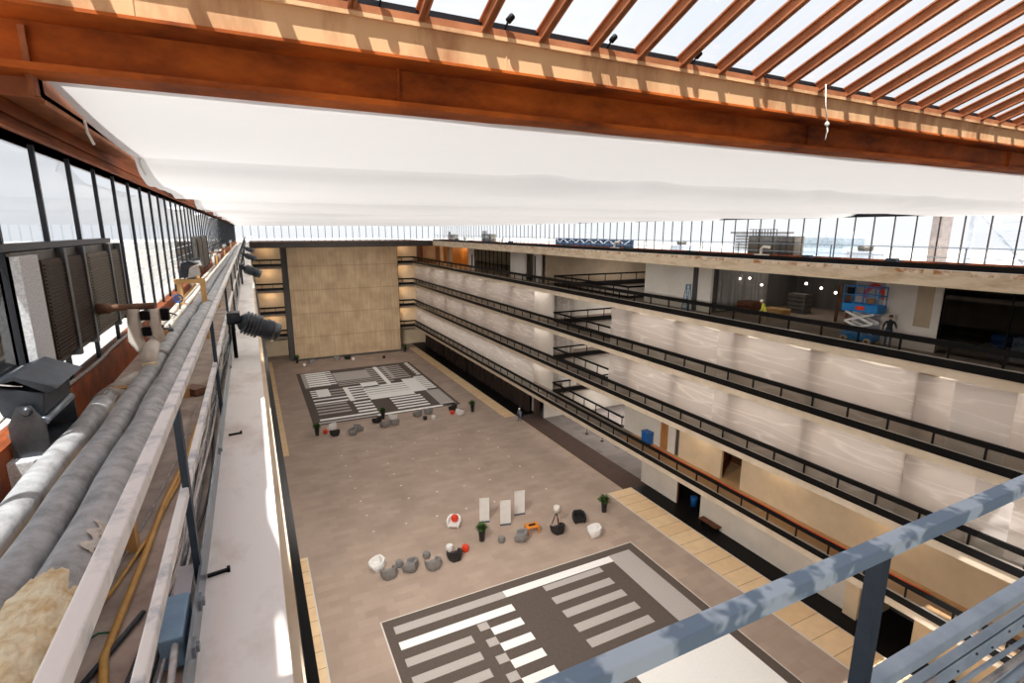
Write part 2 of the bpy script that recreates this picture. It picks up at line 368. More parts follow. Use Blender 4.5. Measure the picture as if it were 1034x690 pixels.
# near carpet: bands .61 m wide on a 1.27 m pitch
R = []
R += [(4.87, 23.3, 27.33, 27.40, 3), (4.87, 4.95, 1.9, 27.4, 3), (23.27, 23.33, 1.9, 27.4, 3)]
R += [(5.49, 12.50, 26.05, 26.67, 1), (12.50, 20.8, 26.05, 26.67, 2), (20.75, 22.6, 19.6, 26.7, 1)]
R += [(5.47, 12.50, 24.78, 25.38, 2), (5.47, 9.31, 23.50, 24.08, 1), (5.47, 9.31, 22.20, 22.78, 1), (5.47, 9.31, 20.95, 21.53, 1), (5.47, 9.31, 19.68, 20.26, 1)]
for k in range(4): R += [(9.91, 10.53, 24.12-1.30*k, 24.70-1.30*k, 1), (10.53, 12.48, 23.53-1.30*k, 24.12-1.30*k, 2)]
R += [(15.02, 19.5, 25.44, 25.95, 1)]
for k in range(4): R += [(14.98, 19.45, 24.13-1.28*k, 24.76-1.28*k, 1)]
R += [(4.95, 23.3, 19.42, 19.50, 2)]
R += [(20.6, 22.6, 17.80, 18.40, 2), (5.47, 9.3, 18.4, 18.98, 2), (10.5, 15.5, 18.2, 18.8, 2)]
R += [(15.9, 22.6, 2.6, 17.75, 2)]
for k in range(9): R += [(20.62, 21.9, 16.35-1.27*k, 16.95-1.27*k, 1), (15.9, 18.3, 17.2-1.27*k, 17.75-1.27*k, 1)]
for k in range(5): R += [(21.7, 22.6, 15.1-2.54*k, 15.65-2.54*k, 1)]
for k in range(11): R += [(5.47, 15.2, 16.9-1.27*k, 17.5-1.27*k, 1 if k % 3 else 2)]
carpet(1.9, 27.4, R, 'large charcoal carpet with white and grey bars nearest to the camera')
# far carpet
R = [(5.5, 6.1, 78.9, 87.6, 1), (5.5, 22.8, 62.95, 63.5, 1)]
for k in range(7): R += [(6.1, 9.1, 86.6-1.22*k, 87.5-1.22*k, 2), (9.1, 10.0, 86.9-1.22*k, 87.5-1.22*k, 2)]
R += [(10.1, 15.4, 80.8, 86.0, 1), (16.75, 17.4, 76.2, 87.0, 2), (18.1, 18.75, 78.6, 86.8, 1)]
for k in range(8): R += [(15.4, 16.75, 85.9-1.22*k, 86.5-1.22*k, 1), (17.4, 18.1, 85.9-1.22*k, 86.5-1.22*k, 1)]
for k in range(7): R += [(18.75, 21.1, 86.0-1.22*k, 86.6-1.22*k, 1), (22.25, 22.85, 86.8-1.22*k, 87.5-1.22*k, 2), (22.0, 22.85, 86.3-1.22*k, 86.8-1.22*k, 1)]
for k in range(3): R += [(10.1, 15.4, 78.2+.9*k, 78.6+.9*k, 1)]
R += [(10.4, 11.05, 70.2, 77.1, 2)]
for k in range(4): R += [(5.9, 6.7, 73.8+1.0*k, 74.3+1.0*k, 2)]
R += [(6.7, 8.4, 73.7, 77.5, 2), (8.4, 10.4, 76.2, 76.7, 1), (8.4, 10.4, 74.9, 75.4, 1), (8.4, 10.4, 73.7, 74.2, 1)]
R += [(5.9, 10.4, 72.2, 72.8, 2), (5.9, 10.3, 70.7, 71.3, 2)]
for k in range(4): R += [(5.9, 9.9, 66.2+1.2*k, 66.75+1.2*k, 1)]
R += [(5.8, 12.9, 64.0, 64.6, 2), (12.5, 21.0, 62.8, 63.4, 2)]
for k in range(4): R += [(10.6, 12.9, 65.2+1.22*k, 65.8+1.22*k, 2)]
for k in range(6): R += [(11.05, 13.1, 70.4+1.22*k, 71.0+1.22*k, 2)]
R += [(13.1, 15.5, 75.6, 78.3, 2), (13.0, 19.2, 69.6, 71.9, 2)]
for k in range(4): R += [(13.0, 19.2, 72.0+1.1*k, 72.9+1.1*k, 2)]
R += [(19.2, 21.3, 70.6, 77.7, 2)]
for k in range(7): R += [(21.3, 22.85, 71.2+1.05*k, 71.85+1.05*k, 2), (21.3, 22.85, 71.85+1.05*k, 72.25+1.05*k, 1)]
for k in range(5): R += [(15.4, 19.7, 64.2+1.1*k, 64.75+1.1*k, 2)]
R += [(20.9, 22.85, 63.0, 70.4, 1)]
carpet(62.5, 88.0, R, 'large charcoal carpet with white bars at the far end below the tower')

# ------------------------------------------------------------------ shell: slabs, walls, roof
S('wall_near', -3, 50, -12.4, -12, F0, 5.5, 'beige'); S('ceiling_light_block', -3, 31, -12, -5.75, 4.6, 4.8, 'beige')  # unseen ceiling slab added to cut light from behind the camera
S('wall_left', -3.0, -2.7, -12, 103, F0, F5-.3, 'beige')
# right side: floor slabs with pale edges
for k, z in FL.items():
    S('floor_gallery', D+.06, 30.5, -12, 36, z-.5, z, 'tan' if k == 1 else 'greyfloor'); S('floor_gallery', D+.06, 30.5, 36, 103, z-.5, z, 'greyfloor')
    S('trim_10', D, D+.08, -12, 103, z-.55, z-.02, 'slabedge')
    S('floor_rooms', 30.5, 47, -12, 37.6, z-.5, z, 'tan' if k == 1 else 'greyfloor')
    S('floor_rooms', 30.5, 47, 50.6, 103, z-.5, z, 'greyfloor')
    S('floor_bridge', 44.6, 50, 37.6, 50.6, z-.5, z, 'greyfloor')
    S('floor_side', -2.7, .08, -12, 103, z-.5, z, 'greyfloor')
    S('trim_11', .08, .14, -12, 103, z-.55, z-.02, 'slabedge')
    S('floor_end', .14, D, 100.0, 103, z-.5, z, 'greyfloor')
S('wall_far', -3, 50, 103, 103.4, F0, F5-.6, 'cream')
S('wall_right', 50, 50.3, -12, 103, F0, F5-.6, 'beige')
# roof decks and their edges
S('ceiling_right', D+.1, 62, -12, 120, -2.45, F5, ['roofwhite'])
S('ceiling_left', -60, -1.9, -12, 120, -2.45, F5, 'roofwhite')
S('ceiling_end', -1.9, D+.1, 88.6, 130, -2.5, F5+.1, 'roofwhite')
m = MB(); m.box(D, D+.15, -12, 87, -2.55, -1.78)
obj('wall_fascia', m, 'fascia', kind='structure')
m = MB(); m.box(D+.02, 29.6, -12, 87, F5, -1.76)
obj('floor_ledge', m, 'ledge', kind='structure')
# patched repairs along the top of the fascia
m = MB(); y = 3.0
while y < 86:
    w = random.uniform(.6, 1.6); m.box(D-.012, D+.03, y, y+w, -1.98, -1.78); y += w+random.uniform(.25, .8)
obj('trim_12', m, 'rustspot', kind='structure')
# end cap over the tower
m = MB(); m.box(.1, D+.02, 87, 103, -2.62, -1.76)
obj('wall_cap', m, 'capshade', kind='structure')
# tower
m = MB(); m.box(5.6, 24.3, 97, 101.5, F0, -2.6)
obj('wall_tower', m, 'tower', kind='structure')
S('wall_gap_shade', 4.75, 5.62, 97.6, 101, F0, -2.6, 'dark'); S('wall_gap_shade', 24.28, 24.6, 97.9, 101, F0, -2.6, 'dark')  # dark boxes standing in for the shaded gaps beside the tower
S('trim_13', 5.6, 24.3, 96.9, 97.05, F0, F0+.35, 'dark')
# left edge: the ledge we look along
S('floor_deck', -1.62, -.36, .0, 92, -2.4, -1.77, 'deck')
S('trim_14', -.37, .0, -12, 88, -2.45, -1.76, 'ledge')
S('trim_15', -1.66, -.02, -12, .0, -2.4, -1.77, 'deck')
S('wall_ledge', .0, .05, -12, 88, -2.5, -1.9, 'fascia')
S('floor_catwalk', -.3, 29.6, -1.2, .62, -1.86, -1.77, 'galv')

# ------------------------------------------------------------------ right gallery walls
XW = 30.4
# ground level
def wall(x0, x1, y0, y1, z0, z1, m): S('wall_room', x0, x1, y0, y1, z0, z1, m)
G1 = F1-.5
wall(XW, XW+.2, 30.2, 34.7, F0, G1, 'white'); wall(XW, XW+.2, 14.9, 27.6, F0, G1, 'white'); wall(XW, XW+.2, -12, 12.4, F0, G1, 'cream')
wall(XW+.2, 36, 34.5, 34.7, F0, G1, 'white'); wall(XW+.2, 33.5, 27.4, 27.6, F0, G1, 'white'); wall(33.5, 33.7, 27.4, 34.5, F0, G1, 'white')
wall(XW+.2, 33, 14.8, 14.9, F0, G1, 'cream'); wall(33, 33.2, 12, 15, F0, G1, 'dark')
wall(XW+.05, XW+.19, 30.15, 30.75, F0, G1, 'brownwood')
S('wall_column', 30.1, 30.75, 15.1, 15.9, F0, G1, 'cream'); S('wall_column', 30.6, 31.2, 55.4, 56.2, F0, G1, 'white')
S('wall_column', 29.9, 30.5, 53.9, 54.4, F0, G1, 'brown')
# level 1: white rooms near, white sheeting far
def level_wall(z0, z1, segs):
    for y0, y1, m in segs: wall(XW, XW+.2, y0, y1, z0, z1, m)
T1 = F2-.5
level_wall(F1, T1, [(-12, 24.15, 'cream'), (25.95, 30.35, 'cream'), (30.8, 31.65, 'white'), (32.6, 35.6, 'white'), (51, 103, 'white')])
wall(XW+.06, XW+.14, 31.65, 32.6, F1, T1, 'doorbrown'); wall(XW+.06, XW+.14, 30.35, 30.8, F1, T1, 'dark')
wall(33.6, 33.8, 22, 28, F1, T1, 'brownwood'); wall(XW+.2, 33.6, 27.9, 28.1, F1, T1, 'doorbrown'); wall(XW+.2, 33.6, 24.0, 24.15, F1, T1, 'cream')
wall(XW+.2, 46, 37.3, 37.5, F1, T1, 'white'); wall(XW, XW+.2, 35.6, 37.5, F1, T1, 'white')
for n in (2, 3):
    z0, z1 = FL[n], ABOVE[n]-.5
    level_wall(z0, z1, [(-12, 37.5, 'white'), (51, 103, 'white')])
for n in (1, 2, 3, 4):
    z0, z1 = FL[n], ABOVE[n]-.5
    wall(XW+.2, 46, 53, 53.2, z0, z1, 'white' if n < 4 else 'beige'); wall(47.5, 47.7, 37.5, 53, z0, z1, 'white')
wall(30.6, 46, 53, 53.2, F0, G1, 'white')
wall(47.5, 47.7, 34.7, 53, F0, G1, 'beige')
# level 4: open rooms
z0, z1 = F4, -2.5
level_wall(z0, z1, [(13.6, 16.3, 'white'), (28.25, 35.6, 'white'), (53.9, 55.7, 'white'), (57.8, 62, 'white'), (74.3, 76.8, 'white')])
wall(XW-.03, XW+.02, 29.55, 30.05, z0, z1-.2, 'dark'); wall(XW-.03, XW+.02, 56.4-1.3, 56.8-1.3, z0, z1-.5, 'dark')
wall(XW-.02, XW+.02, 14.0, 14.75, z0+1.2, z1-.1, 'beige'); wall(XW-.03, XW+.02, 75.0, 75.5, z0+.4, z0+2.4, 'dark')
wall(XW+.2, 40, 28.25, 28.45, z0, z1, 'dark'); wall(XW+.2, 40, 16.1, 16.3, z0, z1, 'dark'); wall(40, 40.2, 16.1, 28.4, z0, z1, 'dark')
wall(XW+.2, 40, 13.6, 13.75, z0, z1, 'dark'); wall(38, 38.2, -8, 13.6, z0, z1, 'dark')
wall(XW+.2, 46, 35.4, 35.6, z0, z1, 'beige')
wall(34, 34.2, 56, 74.4, z0, z1, 'beige'); wall(XW+.2, 34, 74.3, 74.5, z0, z1, 'beige')
wall(33.6, 33.8, 76.8, 103, z0, z1, 'amber'); S('floor_amber', 30.5, 33.6, 76.8, 103, z0, z0+.01, 'amber')
for y in (84.9, 89.8): S('wall_column', 30.2, 30.8, y, y+1.3, z0, z1, 'beige')
S('wall_column', 28.3, 29.2, 97, 98, z0, z1, 'brownwood')
for n in (2, 3):
    for y in (7.5, 13, 18.5, 24, 29.5, 35, 58, 66, 74, 82, 90): S('wall_column', 28.62, 29.2, y-.35, y+.35, FL[n], ABOVE[n]-.5, 'beige')
# glass fronts
def shopfront(y0, y1, n, label):
    t = thing('window_front', (XW, (y0+y1)/2, F4), kind='structure')
    obj('pane', MB().poly([(XW+.05, y0, F4+.05), (XW+.05, y1, F4+.05), (XW+.05, y1, -2.55), (XW+.05, y0, -2.55)]), 'shopglass', t)
    for k in range(n+1):
        y = y0+(y1-y0)*k/n
        obj('mullion', MB().box(XW, XW+.1, y-.03, y+.03, F4, -2.5), 'black', t)
shopfront(62, 74.3, 9, ''); shopfront(3, 13.6, 4, '')
# ground alcove: pleated dark curtains
def curtain(y0, y1, label):
    n = int((y1-y0)/.11)
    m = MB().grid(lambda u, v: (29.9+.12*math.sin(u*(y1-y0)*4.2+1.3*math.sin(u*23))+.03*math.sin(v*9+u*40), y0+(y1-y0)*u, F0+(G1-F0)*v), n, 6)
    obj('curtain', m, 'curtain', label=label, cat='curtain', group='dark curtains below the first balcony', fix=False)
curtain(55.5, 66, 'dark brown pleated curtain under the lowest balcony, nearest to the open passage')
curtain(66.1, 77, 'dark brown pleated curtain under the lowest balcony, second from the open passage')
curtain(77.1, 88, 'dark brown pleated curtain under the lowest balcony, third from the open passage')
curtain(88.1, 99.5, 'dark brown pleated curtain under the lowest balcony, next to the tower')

# ------------------------------------------------------------------ balcony railings
LV = {4: 'top', 3: 'second from top', 2: 'third from top', 1: 'lowest'}
for n, z in FL.items():
    t = thing('balcony_railing', (D, 48, z), 'long black railing on the right side, %s level' % LV[n], 'railing', 'black railings along the right balconies')
    obj('top_rail', MB().box(D-.03, D+.09, 0, 100.1, z+.87, z+1.14), 'black', t)
    obj('kick_plate', MB().box(D-.05, D+.03, 0, 100.1, z-.11, z+.29), 'black', t)
    obj('glass_infill', MB().poly([(D+.025, 0, z+.3), (D+.025, 100, z+.3), (D+.025, 100, z+.88), (D+.025, 0, z+.88)]), 'infill', t)
    obj('edge_strip', MB().box(D-.05, D+.12, 0, 100.1, z+.29, z+.325), 'strip', t, label='pale strip')
    p = obj('post', MB().box(D-.01, D+.06, -.04, .04, z+.3, z+.88), 'black', t)
    p.location.y += 0; p.data.transform(Matrix.Translation((0, 2, 0)))
    share(p, [(0, 2*k, 0) for k in range(1, 49)], t)
    t = thing('balcony_railing', (14, 100, z), 'black railing across the far end behind the tower, %s level' % LV[n], 'railing', 'black railings across the far end')
    obj('top_rail', MB().box(.2, D-.05, 99.94, 100.06, z+.87, z+1.14), 'black', t)
    obj('kick_plate', MB().box(.2, D-.06, 99.93, 100.02, z-.11, z+.35), 'black', t)
    p = obj('post', MB().box(1.36, 1.44, 99.96, 100.04, z+.3, z+.88), 'black', t)
    share(p, [(1.75*k, 0, 0) for k in (1, 2, 13, 14)], t)
    t = thing('balcony_railing', (.2, 45, z), 'black railing under the left stone ledge, %s level' % LV[n], 'railing', 'black railings along the left balconies')
    obj('top_rail', MB().box(.14, .26, -6, 99.9, z+.87, z+1.14), 'black', t)
    obj('kick_plate', MB().box(.14, .22, -6, 99.9, z-.11, z+.31), 'black', t)
    p = obj('post', MB().box(.16, .23, 3.96, 4.04, z+.3, z+.88), 'black', t)
    share(p, [(0, 4*k, 0) for k in range(1, 24)], t)
    # inner court: rails around the opening
    t = thing('court_railing', (30.4, 44, z), 'black railing round the side court opening, %s level' % LV[n], 'railing', 'black railings round the side court')
    m = MB(); m.box(30.28, 30.40, 37.7, 50.6, z+.95, z+1.12); m.box(30.28, 44.6, 50.55, 50.67, z+.95, z+1.12); m.box(30.4, 44.6, 37.62, 37.74, z+.95, z+1.12)
    obj('top_rail', m, 'black', t)
    m = MB(); m.box(30.28, 30.36, 37.7, 50.6, z-.3, z+.22); m.box(30.28, 44.6, 50.5, 50.58, z-.3, z+.22); m.box(30.4, 44.6, 37.66, 37.74, z-.3, z+.22)
    obj('kick_plate', m, 'black', t)
    p = obj('post', MB().box(30.3, 30.37, 37.7, 37.78, z+.2, z+.97), 'black', t)
    share(p, [(0, 2.12*k, 0) for k in range(1, 7)]+[(2.3*k, 12.85, 0) for k in range(1, 6)], t)

# ------------------------------------------------------------------ hanging plastic sheets
def sheet(y0, y1, n, x, m, label, seed, group='plastic sheets hung between the balcony levels', amp=.06):
    z0, z1 = FL[n]+.02, ABOVE[n]-.48
    def fn(u, v):
        y = y0+(y1-y0)*u; z = z0+(z1-z0)*v
        # attached along the top edge every few metres, so loose swags fall between the ties
        s = (y+seed*1.7) / 4.1; fr = s-math.floor(s)
        sag = 4*fr*(1-fr)
        w = math.sin((v*8+3.2*sag*(.6+.4*noise.noise((y*.2, seed, 0))))*2.1)*amp*.8*(.25+.75*v*v)*sag
        w += amp*1.2*noise.noise((y*.55+v*1.5, v*1.1, seed))+amp*.8*noise.noise((y*.9-v*4, v*2.6, seed+9))+amp*.35*abs(noise.noise((y*2.2+v*5, v*3, seed+4)))
        zz = z-(.22*sag*max(0, v-.7)/.3 if v > .7 else 0)
        return (x+w, y, zz)
    mb = MB().grid(fn, int((y1-y0)*7), 34)
    return obj('plastic_sheet', mb, m, label=label, cat='plastic sheet', group=group, fix=False)
for n in (3, 2):
    nm = {3: 'second from top', 2: 'third from top'}[n]
    for k, (a, b) in enumerate([(-2, 13.1), (13.11, 25.3), (25.31, 37.4), (51.6, 65.2), (65.21, 84.5), (84.51, 99.6)]):
        where = ['nearest to the camera', 'second from the camera', 'third, just before the side court', 'first beyond the side court', 'second beyond the side court', 'last, at the far corner'][k]
        sheet(a, b, n, D+.30, 'film', 'milky plastic sheet behind the %s railing, %s' % (nm, where), n*10+k)
for k, (a, b) in enumerate([(51.6, 74.9), (74.95, 99.6)]):
    sheet(a, b, 1, D+.28, 'film2', 'white plastic sheet behind the lowest railing, %s' % ('beside the side court' if k == 0 else 'running to the far corner'), 40+k)
sheet(9.4, 11.6, 3, D+.18, 'film2', 'narrow brighter plastic strip lapped over the near end of the upper sheeting', 55, amp=.03)
sheet(8.8, 10.2, 2, D+.18, 'film2', 'narrow brighter plastic strip lapped over the near end of the lower sheeting', 56, amp=.03)
def cross_sheet(n, label, seed):
    z0, z1 = FL[n]+.02, ABOVE[n]-.55
    mb = MB().grid(lambda u, v: (30.72+3.1*u, 52.3-.5*u+.12*noise.noise((u*5, v*3, seed))+.06*math.sin(u*30+v*4), z0+(z1-z0)*v), 40, 14)
    obj('plastic_sheet', mb, 'film', label=label, cat='plastic sheet', group='plastic sheets hung between the balcony levels', fix=False)
cross_sheet(3, 'creased plastic sheet turning into the side court, upper one', 71)
cross_sheet(2, 'creased plastic sheet turning into the side court, lower one', 72)

# ------------------------------------------------------------------ clerestory windows
def window(name, axis, const, ys, zb, zt, mul, mw, md, pane, rail=True):
    t = thing(name, (const, ys[0], zb) if axis == 'y' else (ys[0], const, zb), kind='structure')
    def bx(a0, a1, d0, d1, z0, z1):
        return MB().box(const+d0, const+d1, a0, a1, z0, z1) if axis == 'y' else MB().box(a0, a1, const+d0, const+d1, z0, z1)
    a = ys[0]
    p = obj('mullion', bx(a-mw/2, a+mw/2, -md/2, md/2, zb, zt), mul, t)
    q0, q1 = a+mw/2, ys[1]-mw/2
    g = obj('pane', MB().poly([(const, q0, zb), (const, q1, zb), (const, q1, zt), (const, q0, zt)] if axis == 'y' else [(q0, const, zb), (q1, const, zb), (q1, const, zt), (q0, const, zt)]), pane, t)
    v = Vector((0, 1, 0)) if axis == 'y' else Vector((1, 0, 0))
    share(p, [v*(y-a) for y in ys[1:]], t); share(g, [v*(y-a) for y in ys[1:-1]], t)
    return t
XL = -1.65
ysl = [2.03+1.06*k for k in range(82)]
w1 = window('window_1', 'y', XL, ysl, -1.45, .76, 'mullion', .036, .04, 'leftglass')
obj('transom', MB().box(XL-.05, XL+.06, 4.9, 8.45, -.155, -.10), 'mullion', w1)
ysr = [3.0+1.0*k for k in range(85)]
w2 = window('window_2', 'y', 29.8, ysr, -1.5, .78, 'mullrust', .045, .06, 'glass')
w3 = window('window_3', 'x', 88.4, [XL+1.05*k for k in range(31)], -1.72, .9, 'mullion', .07, .1, 'glass')
S('trim_20', XL-.1, XL+.06, 1, 88.4, -1.77, -1.43, 'rustcurb'); S('trim_21', 29.62, 29.9, -2, 88.4, -1.77, -1.5, 'rustcurb')
S('trim_22', XL, 29.9, 88.3, 88.5, -1.8, -1.7, 'rustcurb')
# roof-edge steel: left long beam, right long beam, end beam
def ibeam(m, x0, x1, y0, y1, z0, z1, wx):
    m.box(x0, x1, y0, y1, z0, z0+.05); m.box(x0, x1, y0, y1, z1-.05, z1)
    c = (x0+x1)/2; m.box(c-wx, c+wx, y0, y1, z0+.05, z1-.05)
m = MB(); m.box(XL-.12, XL+.10, -4, 89, .74, .98); m.box(XL-.12, XL+.16, -4, 89, .74, .77); m.box(XL+.10, XL+.13, -4, 89, .85, .90)
obj('roof_girder', m, 'rustdark', kind='structure')
m = MB(); m.box(XL-.12, XL+.34, 5.5, 89, .985, 1.03); m.box(XL+.30, XL+.34, 5.5, 89, .95, .985); m.box(XL+.30, XL+.34, 5.3, 89, .99, 1.45); m.box(XL-.5, XL+.34, 5.42, 5.52, .98, 1.3)
obj('roof_girder', m, 'rustrafter', kind='structure')
m = MB(); ibeam(m, 29.6, 30.0, -4, 89, .68, 1.2, .02); obj('roof_girder', m, 'mullion', kind='structure')
m = MB(); m.box(XL, 30, 88.3, 88.6, .86, 1.2); obj('roof_girder', m, 'mullion', kind='structure')
# big transverse girder: a deep lower beam set back under a riveted upper plate
Y0 = 5.0
m = MB(); m.box(XL-.3, 30.2, Y0+.14, Y0+.48, 1.12, 1.17); m.box(XL-.3, 30.2, Y0+.34, Y0+.38, 1.17, 1.49)
for x in range(-1, 30, 6): m.box(x+2.4, x+2.43, Y0+.30, Y0+.34, 1.17, 1.49)
obj('roof_girder', m, 'rust', kind='structure')
m = MB(); m.box(XL-.3, 30.2, Y0-.03, Y0+.46, 1.49, 1.515)
obj('roof_girder', m, 'rust', kind='structure')
m = MB(); m.box(XL-.3, 30.2, Y0-.006, Y0+.02, 1.515, 1.765); m.box(XL-.3, 30.2, Y0-.05, Y0+.3, 1.765, 1.80)
for x in range(-1, 30, 3): m.box(x+.4, x+.412, Y0-.012, Y0, 1.515, 1.765)
obj('roof_girder', m, 'rustweb', kind='structure')
S('added_sun_block', -2.3, -1.37, .5, 2.3, 2.9, 3.0, 'rust')  # unseen plates added to block and shape sun on the left ledge
S('added_sun_block', -2.3, -.9, -4, .5, 2.9, 3.0, 'rust'); S('added_sun_block', -2.3, -1.3, 2.3, 4.6, 2.7, 2.8, 'rust')  # more added plates, narrowing the sun patch

# ------------------------------------------------------------------ skylight over the near bay
sk = thing('skylight', (14, Y0, 1.8), 'sloping glazed skylight with rusty rafters above the girder', 'skylight', kind='structure')
SL = .405; YB, YT = Y0+.02, -5.5
def sz(y): return 1.79+(Y0-y)*SL
XR = [-1.48+.608*k for k in range(52)]
m = MB(); x = XR[0]
# each rafter: a tee with a deep stem and a flange
m.prism([(x-.012, YB, sz(YB)), (x-.012, YT, sz(YT)), (x-.012, YT, sz(YT)+.12), (x-.012, YB, sz(YB)+.12)], (.024, 0, 0))
m.prism([(x-.04, YB, sz(YB)+.12), (x-.04, YT, sz(YT)+.12), (x-.04, YT, sz(YT)+.14), (x-.04, YB, sz(YB)+.14)], (.08, 0, 0))
m.prism([(x-.035, YB, sz(YB)-.0), (x-.035, YT, sz(YT)), (x-.035, YT, sz(YT)+.02), (x-.035, YB, sz(YB)+.02)], (.07, 0, 0))
p = obj('rafter', m, 'rustrafter', sk); share(p, [(XR[k]-XR[0], 0, 0) for k in range(1, len(XR))], sk)
m = MB(); x0, x1 = XR[0]+.03, XR[1]-.03
m.poly([(x0, YB, sz(YB)+.145), (x1, YB, sz(YB)+.145), (x1, YT, sz(YT)+.145), (x0, YT, sz(YT)+.145)])
p = obj('pane', m, 'skyglass', sk); share(p, [(XR[k]-XR[0], 0, 0) for k in range(1, len(XR)-1)], sk)
obj('sill_bar', MB().box(XL-.2, 30, Y0-.05, Y0+.12, 1.80, 1.86), 'rustrafter', sk)
obj('flashing', MB().box(XL-.2, 30, Y0+.0, Y0+.10, 1.86, 1.93), 'mullion', sk)
m = MB(); m.prism([(-2, -.3, sz(-.3)+.17), (14, -.3, sz(-.3)+.17), (14, -2.2, sz(-2.2)+.17), (-2, -2.2, sz(-2.2)+.17)], (0, 0, .05))
obj('added_sun_cover', m, 'rustdark', sk)  # unseen panel added so the near guard rail falls in shade
obj('ridge_beam', MB().box(XL-.2, 30, YT-.25, YT+.02, sz(YT)-.1, sz(YT)+.22), 'rust', sk)
for k, x in enumerate([1.19, 2.38, 3.57, 4.76, 5.95]):
    t = thing('gutter_lamp', (x, Y0-.02, 1.86), 'small black spot lamp on the skylight sill, %s from the left' % ['first', 'second', 'third', 'fourth', 'fifth'][k], 'lamp', 'small black lamps along the skylight sill')
    obj('bracket', MB().bar((x, Y0-.02, 1.86), (x, Y0-.10, 1.92), .014), 'black', t)
    obj('lamp_head', MB().lathe([(.022, -.04), (.03, -.035), (.03, .03), (.024, .04)], (x+.02, Y0-.11, 1.945), (.6, -.3, .7), 10), 'black', t)

# ------------------------------------------------------------------ cloth canopy under the glass roof
def canopy(u, v):
    x = -1.28+31.06*u; y = 5.15+83.1*v
    P0, PL = 8.95, 8.9
    if y < P0:
        f = (y-5.15)/(P0-5.15); z = 1.16-.20*f-.10*4*f*(1-f)*.6
        z += .02*noise.noise((x*.5, y*.7, 0))
    else:
        s = (y-P0)/PL; k = math.floor(s); f = s-k
        pin = .5+.5*noise.noise((x*.22+k*7.3, k*3.1, 2.2))
        d = .42*(1-.45*pin)
        prof = (1-math.exp(-f*PL/.22))*(1-f**2.2)
        z = .96-d*prof
        z += .035*noise.noise((x*.35, y*.5, k))*min(1, f*4)
        # slack ripples just past each purlin and a lesser fold midway
        g = f*PL
        z += .030*math.exp(-g/1.6)*math.sin(g*5.2+2.5*noise.noise((x*.3, k, 4)))*min(1, g*2)
        z -= .10*math.exp(-((g-4.4+.5*noise.noise((x*.2, k, 8)))/.35)**2)*(.4+.6*pin)
    # pinch points where the cloth is tied up
    for px, py in ((5.0, 9.0), (7.6, 9.1), (13.2, 9.0), (18, 9.1), (2.5, 17.9), (9, 17.9), (15, 17.9)):
        dd = ((x-px)/.5)**2+((y-py)/.35)**2
        if dd < 6: z += .10*math.exp(-dd)+.018*math.exp(-dd*.5)*math.sin(9*math.atan2(y-py, x-px))
    return (x, y, z)
# denser rows near the camera
def vy(v): return v**1.6
m = MB().grid(lambda u, v: canopy(u, vy(v)), 150, 420)
obj('cloth_canopy', m, 'fabric', label='huge white cloth canopy stretched over the whole atrium', cat='canopy', fix=False)
for (x, y, zt, l, lb) in ((-1.24, 6.3, .99, .22, 'loose white strap hanging from the canopy edge nearest the girder'), (-1.22, 8.92, .95, .22, 'loose white strap hanging from the canopy corner at its first fold')):
    obj('strap', MB().tube([(x, y, zt), (x+.01, y-.01, zt-l*.5), (x+.05, y-.02, zt-l)], .012, 6), 'rope', label=lb, cat='strap', group='loose straps of the canopy')
t = thing('knotted_cord', (6.97, 4.72, 1.19), 'white knotted cord hanging from the skylight sill in front of the girder', 'cord')
obj('line', MB().tube([(6.93, 4.80, 1.86), (6.95, 4.78, 1.6), (6.99, 4.76, 1.39)], .008, 6), 'rope', t)
obj('knot', MB().lathe([(.008, -.03), (.026, -.015), (.03, .0), (.02, .02), (.008, .03)], (6.99, 4.76, 1.37), (0, 0, 1), 8), 'rope', t)
obj('tail', MB().tube([(6.99, 4.76, 1.36), (7.0, 4.75, 1.28), (6.96, 4.74, 1.17)], .010, 6), 'rope', t)
# ------------------------------------------------------------------ left guard rail and near guard rail
XG = -.36
t = thing('guard_rail', (XG, 40, -1.76), 'steel guard rail along the left ledge, whitened for the light on it', 'railing')
obj('top_rail', MB().box(XG-.045, XG+.002, .6, 87, -.81, -.76), 'raillit', t, bevel=.006)
obj('mid_rail', MB().box(XG-.04, XG-.004, .6, 87, -1.25, -1.20), 'raillit', t, bevel=.006)
obj('kick_plate', MB().box(XG-.006, XG+.006, .6, 87, -1.765, -1.62), 'galv', t)
p = obj('post', MB().box(XG-.03, XG+.0, 2.75, 2.81, -1.77, -.80), 'raildark', t)
share(p, [(0, 3.05*k-(.35 if k == 1 else 0), 0) for k in range(1, 28)], t)
for y in (1.9, 2.2, 2.5, 4.4, 7.2, 10):
    m = MB(); m.box(XG+.006, XG+.03, y, y+.03, -1.68, -1.65); m.box(XG+.006, XG+.018, y-.02, y+.05, -1.69, -1.64)
    obj('clip', m, 'galv', t)
YN = .66
t = thing('guard_rail', (3, YN, -1.76), 'mottled blue-grey steel guard rail crossing the lower right corner', 'railing')
obj('top_rail', MB().box(-.3, 9, .625, .664, -.80, -.76), 'railpaint', t, bevel=.003)
obj('mid_rail', MB().box(-.3, 9, .642, .683, -1.263, -1.22), 'railblue', t, bevel=.003)
m = MB(); m.box(-.3, 9, .64, .652, -1.397, -1.325); m.box(-.3, 9, .64, .666, -1.332, -1.32)
obj('channel', m, 'railblue', t)
p = obj('post', MB().box(1.362, 1.395, .64, .679, -1.77, -.795), 'raildark', t); share(p, [(2.6*k, 0, 0) for k in (1, 2)], t)
obj('tape_patch', MB().box(1.66, 1.76, .636, .64, -1.39, -1.327), 'poster', t)
m = MB()
for k in range(8):
    x = 1.9+.11*k; m.lathe([(.005, 0), (.005, .004)], (x, .64, -1.375+.02*(k % 2)), (0, -1, 0), 6)
obj('bolt', m, 'lampmetal', t)
